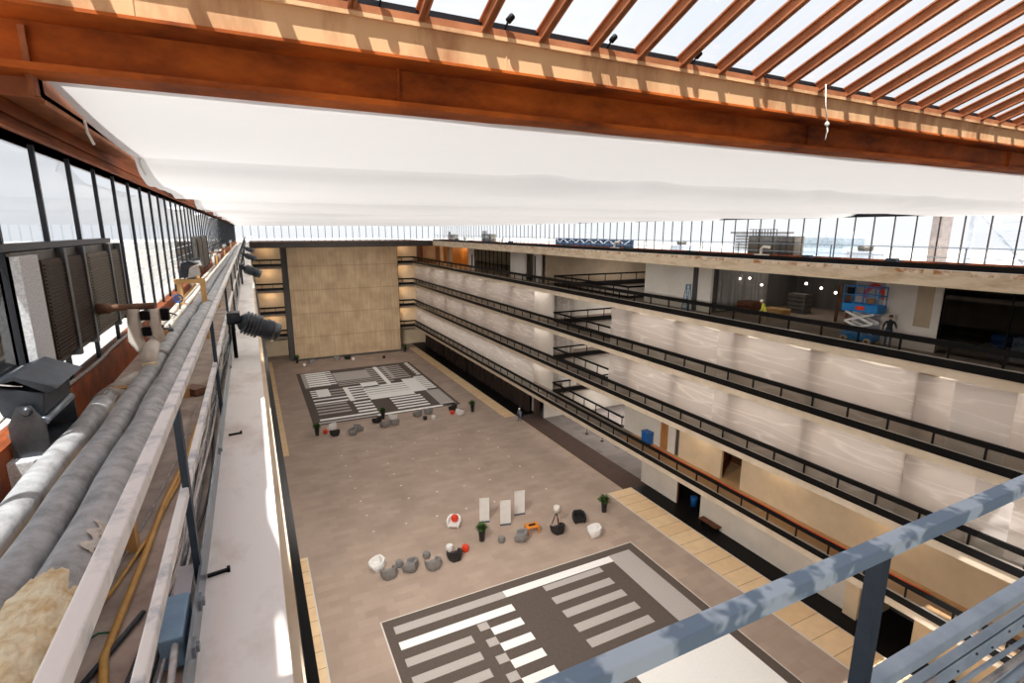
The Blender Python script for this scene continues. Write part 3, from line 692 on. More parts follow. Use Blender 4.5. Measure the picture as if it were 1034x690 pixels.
t = thing('cable_bundle', (3, YN-.1, -1.77), 'bundle of grey cables along the near guard rail', 'cables', 'cable bundles on the guard rails')
for k in range(12):
    z = -1.425-.021*k+.008*(k % 2); y = .625-.016*(k % 3)
    pts = [(1.0+.5*i, y+.006*math.sin(i*1.1+k), z+.010*math.sin(i*.9+k*2)) for i in range(16)]
    obj('cable', MB().tube(pts, .008+.003*(k % 3), 8), ['railblue', 'cable', 'railblue', 'cabledark'][k % 4], t)

# ------------------------------------------------------------------ pipes on the left deck
def pipe(x, z, r, y0, y1, m, label, collars, wob=.012, dip=0):
    t = thing('insulated_pipe', (x, (y0+y1)/2, z-r), label, 'pipe', 'long insulated pipes along the left deck')
    n = int((y1-y0)/.22)
    pts = [(x+.006*math.sin(k*.9)+.01*math.sin(k*.13), y0+(y1-y0)*k/n, z+.005*math.sin(k*.7)) for k in range(n+1)]
    rr = [r*(1+.012*math.sin(k*1.9)+.02*noise.noise((k*.31, x*9, 1))) for k in range(n+1)]
    obj('wrap', MB().tube(pts, rr, 18, wob=wob), m, t)
    for y in collars:
        obj('collar', MB().lathe([(r*.9, -.05), (r*1.13, -.04), (r*1.13, .04), (r*.9, .05)], (x, y, z), (0, 1, 0), 18), 'wraptan', t)
    return t
p3 = pipe(-.86, -1.48, .098, 1.2, 60, 'wrap', 'thick grey wrapped pipe beside the guard rail with torn yellow insulation', [12.2, 24, 36])
p2 = pipe(-1.07, -1.49, .085, 1.2, 60, 'wrap', 'grey wrapped pipe in the middle of the three on the left deck', [7.3, 15, 29])
p1 = pipe(-1.285, -1.50, .082, 1.5, 5.7, 'wrap', 'short grey wrapped pipe nearest the window, ending in an elbow', [])
obj('elbow', MB().tube([(-1.29, 5.55, -1.5), (-1.285, 5.8, -1.505), (-1.25, 5.95, -1.56), (-1.22, 6.0, -1.72)], [.088, .09, .088, .08], 16, wob=.02), 'wraptan', p1)
# torn insulation: ragged wool around the near end of the thick pipe
m = MB()
def wool(u, v):
    a = -.5+u*3.7; y = 1.45+1.14*v
    q = (math.cos(a)*1.1+.3*a, y*5, math.sin(a)*1.1)
    r = .112+.030*noise.noise(q)+.016*noise.noise((q[0]*3, q[1]*2.6, q[2]*3))+.010*noise.noise((q[0]*8, q[1]*6, q[2]*8))
    edge = max(0, min(1, v*6, (1-v)*4+.6*noise.noise((a*2.2, 4, 0)), u*5, (1-u)*5)); r = .094+(r+.012-.094)*edge
    return (-.86+r*math.cos(a), y+.03*noise.noise((a*6, 5, v*9)), -1.48+r*math.sin(a))
m.grid(wool, 90, 110)
obj('torn_insulation', m, 'insul', p3, label='torn yellow insulation', fix=False)
m = MB(); m.grid(lambda u, v: (-.86+(.112+.008*noise.noise((u*9, v*9, 3)))*math.cos(.35+.55*u+.2*math.sin(v*14)), 2.74+.26*v, -1.48+.112*math.sin(.35+.55*u+.2*math.sin(v*14))), 10, 14)
obj('torn_patch', m, 'pvc', p3, label='flap of torn tan wrap', fix=False)
# thinner white pipes beyond the valves
for k, (x, y0, y1, lb) in enumerate(((-1.37, 8.9, 26, 'thin white pipe next to the window beyond the valves'), (-1.235, 9.6, 40, 'thin white pipe between the valves and the wrapped pipes'))):
    t = thing('white_pipe', (x, (y0+y1)/2, -1.53), lb, 'pipe', 'thin white pipes on the left deck')
    obj('run', MB().tube([(x, y0+.4*i, -1.47+.006*math.sin(i)) for i in range(int((y1-y0)/.4))], .05, 12, wob=.02), 'pvc', t)
    obj('end_cap', MB().lathe([(.03, -.06), (.056, -.05), (.056, .03), (.045, .05)], (x, y0, -1.47), (0, 1, 0), 12), 'pvc', t)
# timber lengths and support blocks between the pipes
for (x, y0, y1, w, z, lb) in ((-1.178, 2.2, 3.25, .036, -1.56, 'sunlit length of pale timber between the wrapped pipes, nearest piece'), (-1.178, 3.35, 4.6, .036, -1.55, 'pale timber between the wrapped pipes, middle piece'), (-1.178, 5.0, 5.9, .036, -1.54, 'pale timber between the wrapped pipes, farthest piece')):
    obj('timber_length', MB().box(x-w/2, x+w/2, y0, y1, -1.77, z), 'lumber', label=lb, cat='timber', group='timber lengths between the pipes')
for k, y in enumerate((1.6, 3.3, 6.4, 9.9, 14, 20)):
    m = MB(); m.box(-1.42, -.72, y, y+.09, -1.77, -1.60); m.box(-1.40, -.74, y-.01, y+.10, -1.60, -1.585)
    obj('pipe_support', m, 'lumber', label='timber block carrying the pipes on the deck, %s from the camera' % ['first', 'second', 'third', 'fourth', 'fifth', 'sixth'][k], cat='support', group='timber pipe supports')
# near floodlight in its trunnion on a foam block
t = thing('floodlight', (-1.44, 4.75, -1.5), 'large black floodlight in a steel bracket beside the near window', 'floodlight', 'floodlights on the left deck')
for x0 in (4.50, 5.16):
    m = MB(); m.prism([(-1.57, x0, -1.52), (-1.37, x0, -1.52), (-1.37, x0, -1.30), (-1.43, x0, -1.17), (-1.51, x0, -1.17), (-1.57, x0, -1.30)], (0, .012, 0))
    obj('bracket_plate', m, 'lampmetal', t)
    obj('pivot_bolt', MB().lathe([(.034, -.02), (.034, 0), (.02, .004), (.02, .014)], (-1.46, x0-.004 if x0 < 5 else x0+.016, -1.21), (0, -1, 0), 12), 'lampmetal', t)
obj('bracket_base', MB().box(-1.57, -1.37, 4.5, 5.17, -1.535, -1.52), 'lampmetal', t)
m = MB(); m.prism([(-1.66, 4.54, -1.02), (-1.36, 4.54, -1.10), (-1.38, 4.54, -1.26), (-1.47, 4.54, -1.32), (-1.60, 4.54, -1.24)], (0, .60, 0))
obj('housing', m, 'lampgrey', t, bevel=.008)
obj('visor', MB().prism([(-1.68, 4.52, -1.03), (-1.50, 4.52, -.96), (-1.28, 4.52, -1.07), (-1.34, 4.52, -1.10), (-1.5, 4.52, -.99)], (0, .64, 0)), 'lampgrey', t)
obj('reflector', MB().prism([(-1.62, 4.58, -1.012), (-1.48, 4.58, -1.048), (-1.48, 4.58, -1.052), (-1.62, 4.58, -1.03)], (0, .5, .012)), 'reflector', t, label='bright reflector')
obj('crossbar', MB().tube([(-1.39, 4.52, -1.3), (-1.39, 5.16, -1.3)], .03, 10), 'galv', t)
obj('power_cord', MB().tube([(-1.6, 4.6, -1.25), (-1.62, 4.4, -1.28), (-1.63, 4.1, -1.36), (-1.6, 3.6, -1.45)], .01, 6), 'pvc', t)
m = MB(); m.box(-1.60, -1.36, 4.42, 5.2, -1.77, -1.535)
obj('foam_block', m, 'foam', bevel=.01, label='white block under the large black floodlight', cat='block')
# mid floodlight on a timber stand
t = thing('timber_stand', (-1.08, 12, -1.77), 'raw timber stand straddling the pipes with a lamp on top', 'stand')
obj('cross_beam', MB().box(-1.36, -.84, 11.95, 12.07, -1.02, -.93), 'lumber', t)
for x in (-1.32, -.93): obj('leg', MB().box(x, x+.09, 11.96, 12.06, -1.77, -1.02), 'lumber', t)
obj('brace', MB().bar((-1.24, 12.0, -1.3), (-1.0, 12.0, -1.04), .05, .04), 'lumber', t)
t = thing('floodlight', (-1.06, 12, -.93), 'black floodlight with bright face on the timber stand', 'floodlight', 'floodlights on the left deck')
obj('housing', MB().prism([(-1.24, 11.85, -.90), (-1.20, 11.85, -.62), (-1.06, 11.85, -.58), (-.90, 11.85, -.64), (-1.08, 11.85, -.70), (-1.12, 11.85, -.90)], (0, .34, 0)), 'lampgrey', t, bevel=.006)
obj('reflector', MB().prism([(-1.10, 11.84, -.90), (-1.07, 11.84, -.72), (-.93, 11.84, -.68), (-.90, 11.84, -.86)], (0, .3, 0)), 'reflector', t, label='bright reflector')
obj('bracket', MB().box(-1.13, -1.0, 11.95, 12.1, -.935, -.89), 'lampmetal', t)
# valve cluster
t = thing('valve_assembly', (-1.1, 7, -1.77), 'white pipe fittings and dark clamps with a capped brown pipe stub', 'valve')
obj('brown_stub', MB().tube([(-1.53, 7.0, -.835), (-1.42, 7.0, -.83), (-1.40, 7.0, -.83), (-1.0, 7.0, -.83)], [.06, .06, .038, .038], 14, wob=.03), 'brownpipe', t, label='capped brown pipe stub')
obj('riser', MB().tube([(-1.21, 7.0, -.85), (-1.22, 7.0, -1.05), (-1.23, 7.0, -1.2), (-1.18, 6.98, -1.29), (-1.10, 6.95, -1.30)], [.062, .066, .07, .068, .06], 14, wob=.015), 'pvc', t)
obj('riser', MB().tube([(-1.03, 7.0, -.86), (-1.02, 7.0, -1.1), (-1.0, 7.0, -1.24)], [.056, .06, .056], 14, wob=.015), 'pvc', t)
obj('elbow', MB().tube([(-1.05, 7.05, -1.22), (-1.07, 6.9, -1.27), (-1.085, 6.72, -1.36), (-1.08, 6.66, -1.45)], [.05, .075, .08, .07], 14, wob=.03), 'pvc', t)
obj('cut_end', MB().lathe([(.072, 0), (.075, .10), (.06, .11)], (-1.08, 6.67, -1.50), (0, 0, 1), 14), 'insul', t, label='yellow insulation at the cut end')
for b in ((-1.15, -1.06, 6.93, 7.05, -.98, -.88), (-1.15, -1.07, 6.94, 7.04, -1.16, -1.06), (-.96, -.88, 6.95, 7.06, -1.0, -.86)):
    obj('clamp', MB().box(*b), 'black', t, bevel=.01)
m = MB()
for i in range(4): m.box(-1.18+.09*i, -1.13+.09*i, 6.98, 7.02, -.98-.05*i, -.95-.05*i)
obj('bolt', m, 'lampmetal', t)
t = thing('pipe_stub', (-1.34, 7.0, -1.4), 'short white pipe stub with open yellow end on the deck', 'pipe')
obj('sleeve', MB().tube([(-1.48, 6.8, -1.70), (-1.40, 7.0, -1.69), (-1.32, 7.25, -1.68)], .065, 12), 'pvc', t)
obj('core', MB().tube([(-1.505, 6.73, -1.70), (-1.47, 6.82, -1.70)], [.04, .045], 10), 'insul', t, label='yellow core')
obj('curb_conduit', MB().tube([(-1.60+.01*math.sin(i*1.7), 4.6+.5*i, -1.40+.008*math.sin(i)) for i in range(14)], .018, 8), 'wraptan', label='thin tan conduit lying on the rusty curb under the left windows', cat='conduit')
t = thing('blue_valve', (-1.24, 11.2, -1.35), 'small blue valve wheel among the white pipes under the timber stand', 'valve')
obj('rim', MB().tube([(-1.24+.07*math.cos(k*PI/8), 11.2, -1.22+.07*math.sin(k*PI/8)) for k in range(17)], .012, 8), 'bluebin', t)
for k in range(3): obj('spoke', MB().bar((-1.24-.068*math.cos(k*PI/3), 11.2, -1.22-.068*math.sin(k*PI/3)), (-1.24+.068*math.cos(k*PI/3), 11.2, -1.22+.068*math.sin(k*PI/3)), .010), 'bluebin', t)
obj('stem', MB().tube([(-1.24, 11.2, -1.22), (-1.24, 11.3, -1.23), (-1.24, 11.32, -1.43)], .014, 8), 'lampmetal', t)
for k, (pts, lb) in enumerate((([(-1.33, 8.6, -1.42), (-1.25, 8.5, -1.33), (-1.17, 8.7, -1.36), (-1.14, 9.0, -1.41), (-1.2, 9.4, -1.41)], 'black cable looped over the white pipes beyond the valves, nearer loop'), ([(-1.42, 10.0, -1.42), (-1.33, 9.9, -1.30), (-1.25, 10.1, -1.33), (-1.22, 10.5, -1.42)], 'black cable looped over the white pipes beyond the valves, farther loop'))):
    obj('looped_cable', MB().tube(pts, .014, 8), 'cabledark', label=lb, cat='cable', group='black cables looped on the white pipes')
m = MB(); m.prism([(-1.30, 6.15, -1.77), (-1.20, 6.10, -1.77), (-1.20, 6.12, -1.56), (-1.28, 6.16, -1.60)], (0, .14, 0))
obj('timber_wedge', m, 'lumber', label='short timber wedge standing beside the end of the short grey pipe', cat='timber')
# far clutter on the deck
for k, (x, y, lb) in enumerate(((-1.5, 17.0, 'white pipe elbow standing on the deck beyond the timber stand'), (-1.5, 27.5, 'white pipe elbow standing on the deck beside the tall grey unit'), (-1.5, 33, 'white pipe elbow standing on the deck near the far end'))):
    t = thing('pipe_elbow', (x, y, -1.77), lb, 'pipe fitting', 'white pipe elbows on the left deck')
    obj('riser', MB().tube([(x, y, -1.77), (x, y, -1.2), (x+.05, y, -1.08), (x+.16, y, -1.04)], .06, 12, wob=.02), 'pvc', t)
    obj('arm', MB().tube([(x-.3, y, -1.0), (x+.3, y, -1.0)], .045, 10, wob=.03), 'brownpipe', t)
for k, (x, y) in enumerate(((-1.48, 18.8), (-1.48, 30), (-1.48, 40), (-1.48, 55))):
    t = thing('floodlight', (x, y, -1.0), 'small black floodlight on the left deck, %s beyond the timber stand' % ['first', 'second', 'third', 'fourth'][k], 'floodlight', 'floodlights on the left deck')
    obj('stand', MB().box(x-.04, x+.04, y-.04, y+.04, -1.77, -1.12), 'lumber', t)
    obj('housing', MB().prism([(x-.2, y, -1.12), (x-.14, y, -.86), (x+.1, y, -.84), (x+.16, y, -1.1)], (0, .3, 0)), 'lampgrey', t)
    obj('reflector', MB().prism([(x-.1, y-.01, -1.1), (x-.06, y-.01, -.92), (x+.1, y-.01, -.9), (x+.14, y-.01, -1.08)], (0, .02, 0)), 'reflector', t)
# window units
def unit(y0, y1, z0, z1, label, grilles, foam, group):
    t = thing('cooling_unit', (-1.62, (y0+y1)/2, z0), label, 'cooling unit', group)
    obj('casing', MB().box(-2.2, -1.60, y0, y1, z0, z1), 'casing', t, bevel=.01)
    if foam: obj('foam_side', MB().box(-1.98, -1.555, y0, y0+foam, z0+.02, z1-.03), 'foam', t, label='white foam panel')
    for a, b, mm in grilles:
        g = obj('grille', MB().box(-1.585, -1.56, a, b, z0+.06, z1-.08), mm, t)
        m = MB(); n = 26
        for k in range(n):
            z = z0+.08+(z1-z0-.18)*k/n; m.box(-1.562, -1.548, a+.02, b-.02, z, z+.012)
        obj('fins', m, mm, g)
        obj('divider', MB().box(-1.60, -1.535, b-.02, b+.06, z0, z1), 'lampmetal', g)
unit(5.2, 8.75, -1.17, -.165, 'brown finned cooling unit set in the near left window with a white foam end', [(5.68, 6.25, 'coildark'), (6.33, 6.9, 'coildark'), (7.1, 8.05, 'coil'), (8.15, 8.65, 'coil')], .40, 'cooling units in the windows')
unit(20.9, 26, -1.40, -.22, 'tall narrow grey cooling unit farther along the left window', [(21.3, 23, 'coil'), (23.2, 25.6, 'coil')], 0, 'cooling units in the windows')
# hoses and cables on the deck
def hose(name, pts, r, m, label, cat='hose', group=None):
    obj(name, MB().tube(pts, r, 8), m, label=label, cat=cat, group=group)
hose('yellow_hose', [(-.545, 1.6, -1.75), (-.70, 2.42, -1.745), (-.67, 3.1, -1.745), (-.65, 3.8, -1.745), (-.59, 4.6, -1.745), (-.55, 6.2, -1.745), (-.53, 9, -1.745)], .018, 'hose', 'thick yellow hose snaking along the deck', group='yellow hoses on the deck')
hose('yellow_hose', [(-.86, 2.6, -1.75), (-.76, 2.95, -1.75), (-.68, 3.4, -1.75), (-.60, 4.1, -1.75), (-.57, 5, -1.75)], .010, 'hose', 'thin yellow hose crossing the thick one', group='yellow hoses on the deck')
hose('yellow_hose', [(-.47, 2.5, -1.75), (-.55, 2.2, -1.75), (-.66, 1.8, -1.75)], .011, 'hose', 'short yellow hose end below the grey junction box', group='yellow hoses on the deck')
hose('pale_wire', [(-.80, 3.0, -1.755), (-.72, 3.7, -1.755), (-.66, 4.6, -1.755), (-.62, 6, -1.755)], .006, 'cable', 'thin pale wire lying along the deck left of the hoses', 'wire')
hose('green_wire', [(-.85, 2.55, -1.757), (-.76, 2.62, -1.757), (-.70, 2.6, -1.757), (-.69, 2.5, -1.757)], .005, 'green', 'thin green wire looped beside the yellow hose', 'wire')
hose('black_rod', [(-.76, 2.27, -1.75), (-.70, 2.42, -1.75), (-.60, 2.68, -1.75)], .012, 'cabledark', 'short black rod poking out of the grey cables', 'rod')
t = thing('cable_bundle', (-.5, 4, -1.77), 'bundle of grey cables clipped inside the left guard rail', 'cables', 'cable bundles on the guard rails')
for k in range(11):
    o = random.uniform(-.09, .06); h = random.uniform(0, .07)
    pts = []
    for i in range(26):
        y = 1.3+.36*i; x = -.455-.10*max(0, 1-(y-1.3)/1.9)+o*(.5+.5*math.sin(i*.7+k))+.02*math.sin(i*.45+k*1.3)
        pts.append((min(x, -.385), y, -1.75+h*(.6+.4*math.sin(i*.5+k*2))))
    obj('cable', MB().tube(pts, random.choice((.007, .009, .011)), 7), ['cable', 'cable', 'pvc', 'cabledark'][k % 4], t)
t = thing('junction_box', (-.43, 2.4, -1.72), 'blue-grey junction box fixed to the kick plate with a conduit', 'junction box')
obj('box_body', MB().box(-.47, -.385, 2.22, 2.52, -1.74, -1.60), 'jbox', t, bevel=.006)
obj('cover_plate', MB().box(-.46, -.39, 2.56, 2.82, -1.66, -1.645), 'poster', t)
obj('conduit', MB().tube([(-.415, 2.26, -1.63), (-.41, 2.1, -1.64), (-.405, 1.7, -1.70), (-.40, 1.2, -1.72)], .014, 8), 'cable', t)
# timber scrap on the deck by the rail
obj('timber_scrap', MB().bar((-.76, 6.6, -1.72), (-.60, 6.42, -1.72), .16, .07), 'brownpipe', label='brown timber scrap lying across the deck behind the rail post', cat='timber')
for (x, y, a, lb) in ((-.30, 2.86, .3, 'small black clip on the ledge nearest the camera'), (-.26, 4.97, .1, 'small black clip on the ledge farther along')):
    m = MB(); m.bar((x-.05, y-.01, -1.752), (x+.05, y+.02*a, -1.752), .018, .014); m.box(x+.04, x+.055, y-.01, y+.015, -1.76, -1.735)
    obj('ledge_clip', m, 'black', label=lb, cat='clip', group='clips on the ledge')
# atrium floodlights hung over the ledge
def ledge_light(y, label, s=1.0):
    x = -.30
    t = thing('ledge_floodlight', (x, y, -1.76), label, 'floodlight', 'dark floodlights along the left ledge')
    ax = Vector((.86, .12, -.42)).normalized(); o = Vector((x+.12, y, -1.24))
    obj('yoke', MB().bar((x, y, -1.75), (x, y, -1.25), .05, .02).bar((x, y-.14, -1.25), (x+.1, y-.14, -1.22), .02).bar((x, y+.14, -1.25), (x+.1, y+.14, -1.22), .02).bar((x, y-.14, -1.25), (x, y+.14, -1.25), .02), 'black', t)
    obj('ballast_box', MB().box(x-.06, x+.10, y-.11, y+.11, -1.26, -1.10), 'lampgrey', t, bevel=.01)
    b = obj('lamp_body', MB().lathe([(.05, -.06), (.12, 0), (.13, .05), (.13, .30), (.15, .32), (.15, .40), (.13, .42)], o, ax, 20), 'lampgrey', t)
    for k in range(5): obj('cooling_fin', MB().lathe([(.12, .0), (.165, .004), (.165, .014), (.12, .018)], o+ax*(.03+.045*k), ax, 20), 'lampmetal', b)
    obj('hood', MB().lathe([(.135, .36), (.14, .48), (.125, .50)], o, ax, 20), 'lampmetal', t)
for k, y in enumerate((8.1, 19.5, 30, 41)):
    ledge_light(y, 'dark ribbed floodlight clamped on the left ledge, %s from the camera' % ['nearest', 'second', 'third', 'fourth'][k])

# ------------------------------------------------------------------ right roof edge
t = thing('guard_rail', (28.36, 40, -1.76), 'thin guard rail along the right roof edge with a black kick plate', 'railing')
obj('kick_plate', MB().box(28.05, 28.12, 0, 87, -1.77, -1.50), 'black', t)
obj('top_rail', MB().box(28.34, 28.38, 0, 87, -.80, -.765), 'railblue', t); obj('mid_rail', MB().box(28.34, 28.38, 0, 87, -1.24, -1.21), 'railblue', t)
p = obj('post', MB().box(28.34, 28.38, 2.98, 3.02, -1.77, -.78), 'raildark', t); share(p, [(0, 3.05*k, 0) for k in range(1, 28)], t)
def roofbox(y0, y1, x0, z1, label, dark=False):
    t = thing('cooling_unit', (x0+.4, (y0+y1)/2, -1.75), label, 'cooling unit', 'cooling units in the windows')
    obj('casing', MB().box(x0, x0+.9, y0, y1, -1.91, z1), 'coil', t, bevel=.02)
    n = max(1, round((y1-y0)/1.3))
    for k in range(n):
        a = y0+(y1-y0)*k/n+.06; b = y0+(y1-y0)*(k+1)/n-.06
        g = obj('grille', MB().box(x0-.03, x0, a, b, -1.80, z1-.1), 'coildark' if (dark and k == 0) else 'coil', t)
        m = MB()
        for q in range(12): m.box(x0-.045, x0-.03, a+.03, b-.03, -1.75+(z1+1.6)*q/12, -1.72+(z1+1.6)*q/12)
        obj('fins', m, 'casing', g)
    m = MB(); m.box(x0, x0+.9, y0+1.3, y1, z1, z1+.02)
    for q in range(9): m.box(x0+.02, x0+.06, y0+1.3+(y1-y0-1.4)*q/9, y0+1.34+(y1-y0-1.4)*q/9, z1, z1+.42)
    m.box(x0, x0+.06, y0+1.3, y1, z1+.40, z1+.44)
    obj('rack', m, 'mullion', t)
roofbox(21.7, 25.1, 30.1, -.38, 'brown finned cooling unit behind the right roof windows, nearest', True)
roofbox(68.2, 71.2, 30.3, -.55, 'brown finned cooling unit behind the right roof windows, middle')
roofbox(83.2, 85.8, 30.3, -.7, 'brown finned cooling unit behind the right roof windows, farthest')
m = MB(); m.box(31.0, 31.04, 38.1, 51.7, -1.92, -.88, 0)
n = 8
for k in range(n):
    a = 38.5+13.0*k/n
    for q, s in ((0, 1), (1, -1)):
        y1_, y2_ = a+.8*q, a+.8*q+.8
        za, zb = (-.92, -1.3) if q == 0 else (-1.3, -.92)
        m.prism([(30.985, y1_, za), (30.985, y1_+.16, za), (30.985, y2_+.16, zb), (30.985, y2_, zb)], (.012, 0, 0), 1)
obj('wall_tarpaulin', m, ['tarp', 'chev'], label='blue tarpaulin screen with white chevrons on the right roof', cat='tarpaulin')
for k, (y, lb) in enumerate(((21.9, 'white looped pipe in front of the nearest right cooling unit'), (38.5, 'white looped pipe left of the blue tarpaulin end'), (62, 'white looped pipe on the far right roof edge'), (75, 'white looped pipe farthest along the right roof edge'))):
    t = thing('pipe_elbow', (29.2, y, -1.76), lb, 'pipe fitting', 'white looped pipes on the right roof edge')
    yy = y if k else 23.3
    obj('riser', MB().tube([(29.2, yy, -1.76), (29.2, yy, -1.15), (29.2, yy-.15, -1.02), (29.2, yy-.6, -1.05)], .09, 12, wob=.02), 'pvc', t)
    obj('base', MB().box(29.0, 29.4, yy-.5, yy+.4, -1.76, -1.5), 'pvc', t, bevel=.03)
for k, (y, w, h) in enumerate(((36.2, .9, .28), (29, .8, .2), (19.8, .7, .25), (15.2, .7, .28), (46, 1.1, .3), (59, 1, .35), (66, 1.2, .4), (78, 1.4, .4))):
    t = thing('roof_lamp', (29.2, y, -1.76), 'small lamp box on the right roof ledge, %s from the right' % ['fourth', 'third', 'second', 'first', 'fifth', 'sixth', 'seventh', 'eighth'][k], 'lamp', 'small lamp boxes on the right roof ledge')
    obj('housing', MB().prism([(29.05, y, -1.68), (29.05, y+w, -1.68), (29.05, y+w*.8, -1.68+h), (29.05, y+w*.2, -1.68+h)], (.35, 0, 0)), 'lampgrey', t)
    obj('foot', MB().box(29.1, 29.35, y+w*.3, y+w*.7, -1.76, -1.68), 'pvc', t)
t = thing('roof_penthouse', (40, 33.5, -1.92), 'pale louvred roof penthouse beyond the right windows', 'roof hut', 'huts on the right roof')
obj('body', MB().box(40, 43, 31.5, 35.0, -1.915, -.3), 'steelwhite', t, bevel=.03); obj('roof_lid', MB().box(39.8, 43.2, 31.3, 35.2, -.3, -.15), 'casing', t)
for k in range(5): obj('louvre', MB().box(39.95, 40, 31.8, 34.7, -1.6+.25*k, -1.5+.25*k), 'casing', t)
t = thing('roof_penthouse', (38, 24.2, -1.92), 'pale blue roof hut right of the nearest cooling unit', 'roof hut', 'huts on the right roof')
obj('body', MB().box(37, 39.5, 23, 26.4, -1.915, -.55), 'railblue', t, bevel=.03); obj('roof_lid', MB().prism([(36.8, 22.8, -.55), (36.8, 26.6, -.55), (36.8, 25.4, -.1), (36.8, 23.4, -.1)], (3, 0, 0)), 'steelwhite', t)
# masonry stack and steel frame outside on the right
m = MB(); m.box(33.8, 34.8, 15.75, 16.25, -1.91, 2.2); m.box(33.7, 34.9, 15.7, 16.3, 2.2, 2.4); m.box(33.75, 34.85, 15.72, 16.28, -1.91, -1.7)
obj('masonry_stack', m, 'brick', label='pink masonry stack outside the right roof windows', cat='chimney')
t = thing('steel_frame', (35, 13, -1.92), 'pale steel frame with diagonal braces outside the right roof windows', 'steel frame')
for y in (14.9, 12.4, 10): obj('upright', MB().box(34.9, 35.1, y-.1, y+.1, -1.92, 2.0), 'steelwhite', t)
for a, b in ((14.9, 12.4), (12.4, 10)): obj('brace', MB().bar((35, a, 1.2), (35, b, -1.8), .12), 'steelwhite', t)
for k in range(6): obj('rung', MB().bar((34.9, 12.4, -1.4+.45*k), (34.9, 13.6, -1.4+.45*k), .06), 'steelwhite', t)
for (x, y, s, lb) in ((31.6, 18.6, 1, 'grey roof machine outside the right windows, left of the stack'), (31.8, 33.5, .8, 'grey roof machine outside the right windows, beside the blue tarpaulin')):
    t = thing('roof_machine', (x, y, -1.92), lb, 'machine', 'machines on the right roof')
    obj('body', MB().box(x, x+1, y-.8*s, y+.8*s, -1.92, -1.2), 'steelwhite', t, bevel=.04)
    obj('fan_cowl', MB().lathe([(.35, 0), (.4, .1), (.4, .3), (.3, .32)], (x+.5, y, -1.2), (0, 0, 1), 16), 'casing', t)
# orange hose on the lowest railing
hose('orange_hose', [(D+.03+.03*math.sin(i*1.3), 31-i, F1+1.178) for i in range(21)], .036, 'orange', 'orange hose lying along the lowest balcony railing')

# ------------------------------------------------------------------ level 4 room contents
def sup(name, label, cat, group=None): pass
for k, (y, z) in enumerate(((30.0, -3.6), (28.8, -3.6), (27.9, -3.5), (26.8, -3.9), (23.3, -3.5), (22.2, -3.7), (21.2, -3.9))):
    x = 33.2; yy = y*33.2/34
    t = thing('globe_pendant', (x, yy, z), 'small lit globe lamp in the dark upper room, %s from the left' % ['first', 'second', 'third', 'fourth', 'fifth', 'sixth', 'seventh'][k], 'lamp', 'lit globe lamps in the upper room')
    if k < 2: t.location.x += 0
    obj('globe', MB().lathe([(.01, -.09), (.06, -.07), (.09, 0), (.06, .07), (.02, .09)], (x, yy, z), (0, 0, 1), 12), 'globe', t)
    obj('cord', MB().tube([(x, yy, z+.08), (x, yy, -2.46)], .008, 6), 'black', t)
def crate_stack(x, y, w, d, h, m, label, name='timber_stack', cat='timber stack'):
    t = MB()
    n = 5
    for k in range(n):
        t.box(x, x+d, y, y+w, F4+h*k/n, F4+h*k/n+h/n*.8)
        if k < n-1:
            for q in (.1, .5, .9): t.box(x+d*.1, x+d*.9, y+w*q-.04, y+w*q+.04, F4+h*k/n+h/n*.8, F4+h*(k+1)/n)
    obj(name, t, m, label=label, cat=cat)
crate_stack(32.5, 26.4, 1.2, 1.2, .9, 'brownwood', 'tan board stack at the left of the dark upper room')
crate_stack(33, 24.2, 1.6, 1.0, .6, 'lumber', 'low timber stack behind the worker in yellow')
t = thing('shelf_frame', (35, 20.6, F4), 'brown timber frame leaning in the dark upper room', 'frame')
for y in (20.2, 20.9, 21.6): obj('upright', MB().bar((35, y, F4), (35.3, y+.15, F4+2.4), .14), 'brownwood', t)
obj('cross_piece', MB().bar((35.1, 20.2, F4+1.4), (35.1, 21.8, F4+1.5), .1), 'brownwood', t)
t = thing('covered_machine', (36, 18.3, F4), 'machine under a pale blue cover in the dark upper room', 'machine')
obj('cover', MB().grid(lambda u, v: (35.4+1.6*v, 17.6+2.0*u, F4+1.5*math.sin(PI*min(max(u, .02), .98))**.4*(.75+.25*math.sin(PI*v))+.08*noise.noise((u*6, v*6, 1))), 24, 12), 'railblue', t, fix=False)
obj('base', MB().box(35.5, 36.9, 17.8, 19.4, F4, F4+.5), 'casing', t)
t = thing('worktable', (32.6, 8.6, F4), 'table with blue crates behind the dark right window', 'table')
obj('table_top', MB().box(32, 33.2, 7.2, 10, F4+.72, F4+.78), 'brownwood', t)
for x in (32.1, 33.0):
    for y in (7.3, 9.8): obj('leg', MB().box(x, x+.08, y, y+.08, F4, F4+.72), 'brownwood', t)
for k, (y, mm, lb) in enumerate(((11.2, 'bluebin', 'blue crate stack behind the dark right window'), (10.4, 'railblue', 'pale blue crate stack behind the dark right window'))):
    m = MB()
    for q in range(4): m.box(31.3, 31.9, y, y+.6, F4+.3*q+.02, F4+.3*q+.27); m.box(31.28, 31.92, y-.02, y+.62, F4+.3*q+.24, F4+.3*q+.29)
    obj('crate_stack', m, mm, label=lb, cat='crates', group='crate stacks in the right room')
obj('timber_post', MB().bar((34.2, 9.4, F4), (34.3, 9.7, F4+3.4), .12).box(34.0, 34.4, 9.2, 9.6, F4, F4+.05), 'doorbrown', label='tan timber post standing behind the dark right window', cat='post')
m = MB().grid(lambda u, v: (31+5.5*u, 28.17+.05*math.sin(u*60+2*math.sin(u*17)), F4+.1+3.3*v), 90, 4)
obj('grey_drape', m, 'tub_g', label='grey pleated drape along the left side of the dark upper room', cat='drape', fix=False)
t = thing('ceiling_duct', (34, 21, -2.9), 'pale duct under the ceiling of the dark upper room', 'duct')
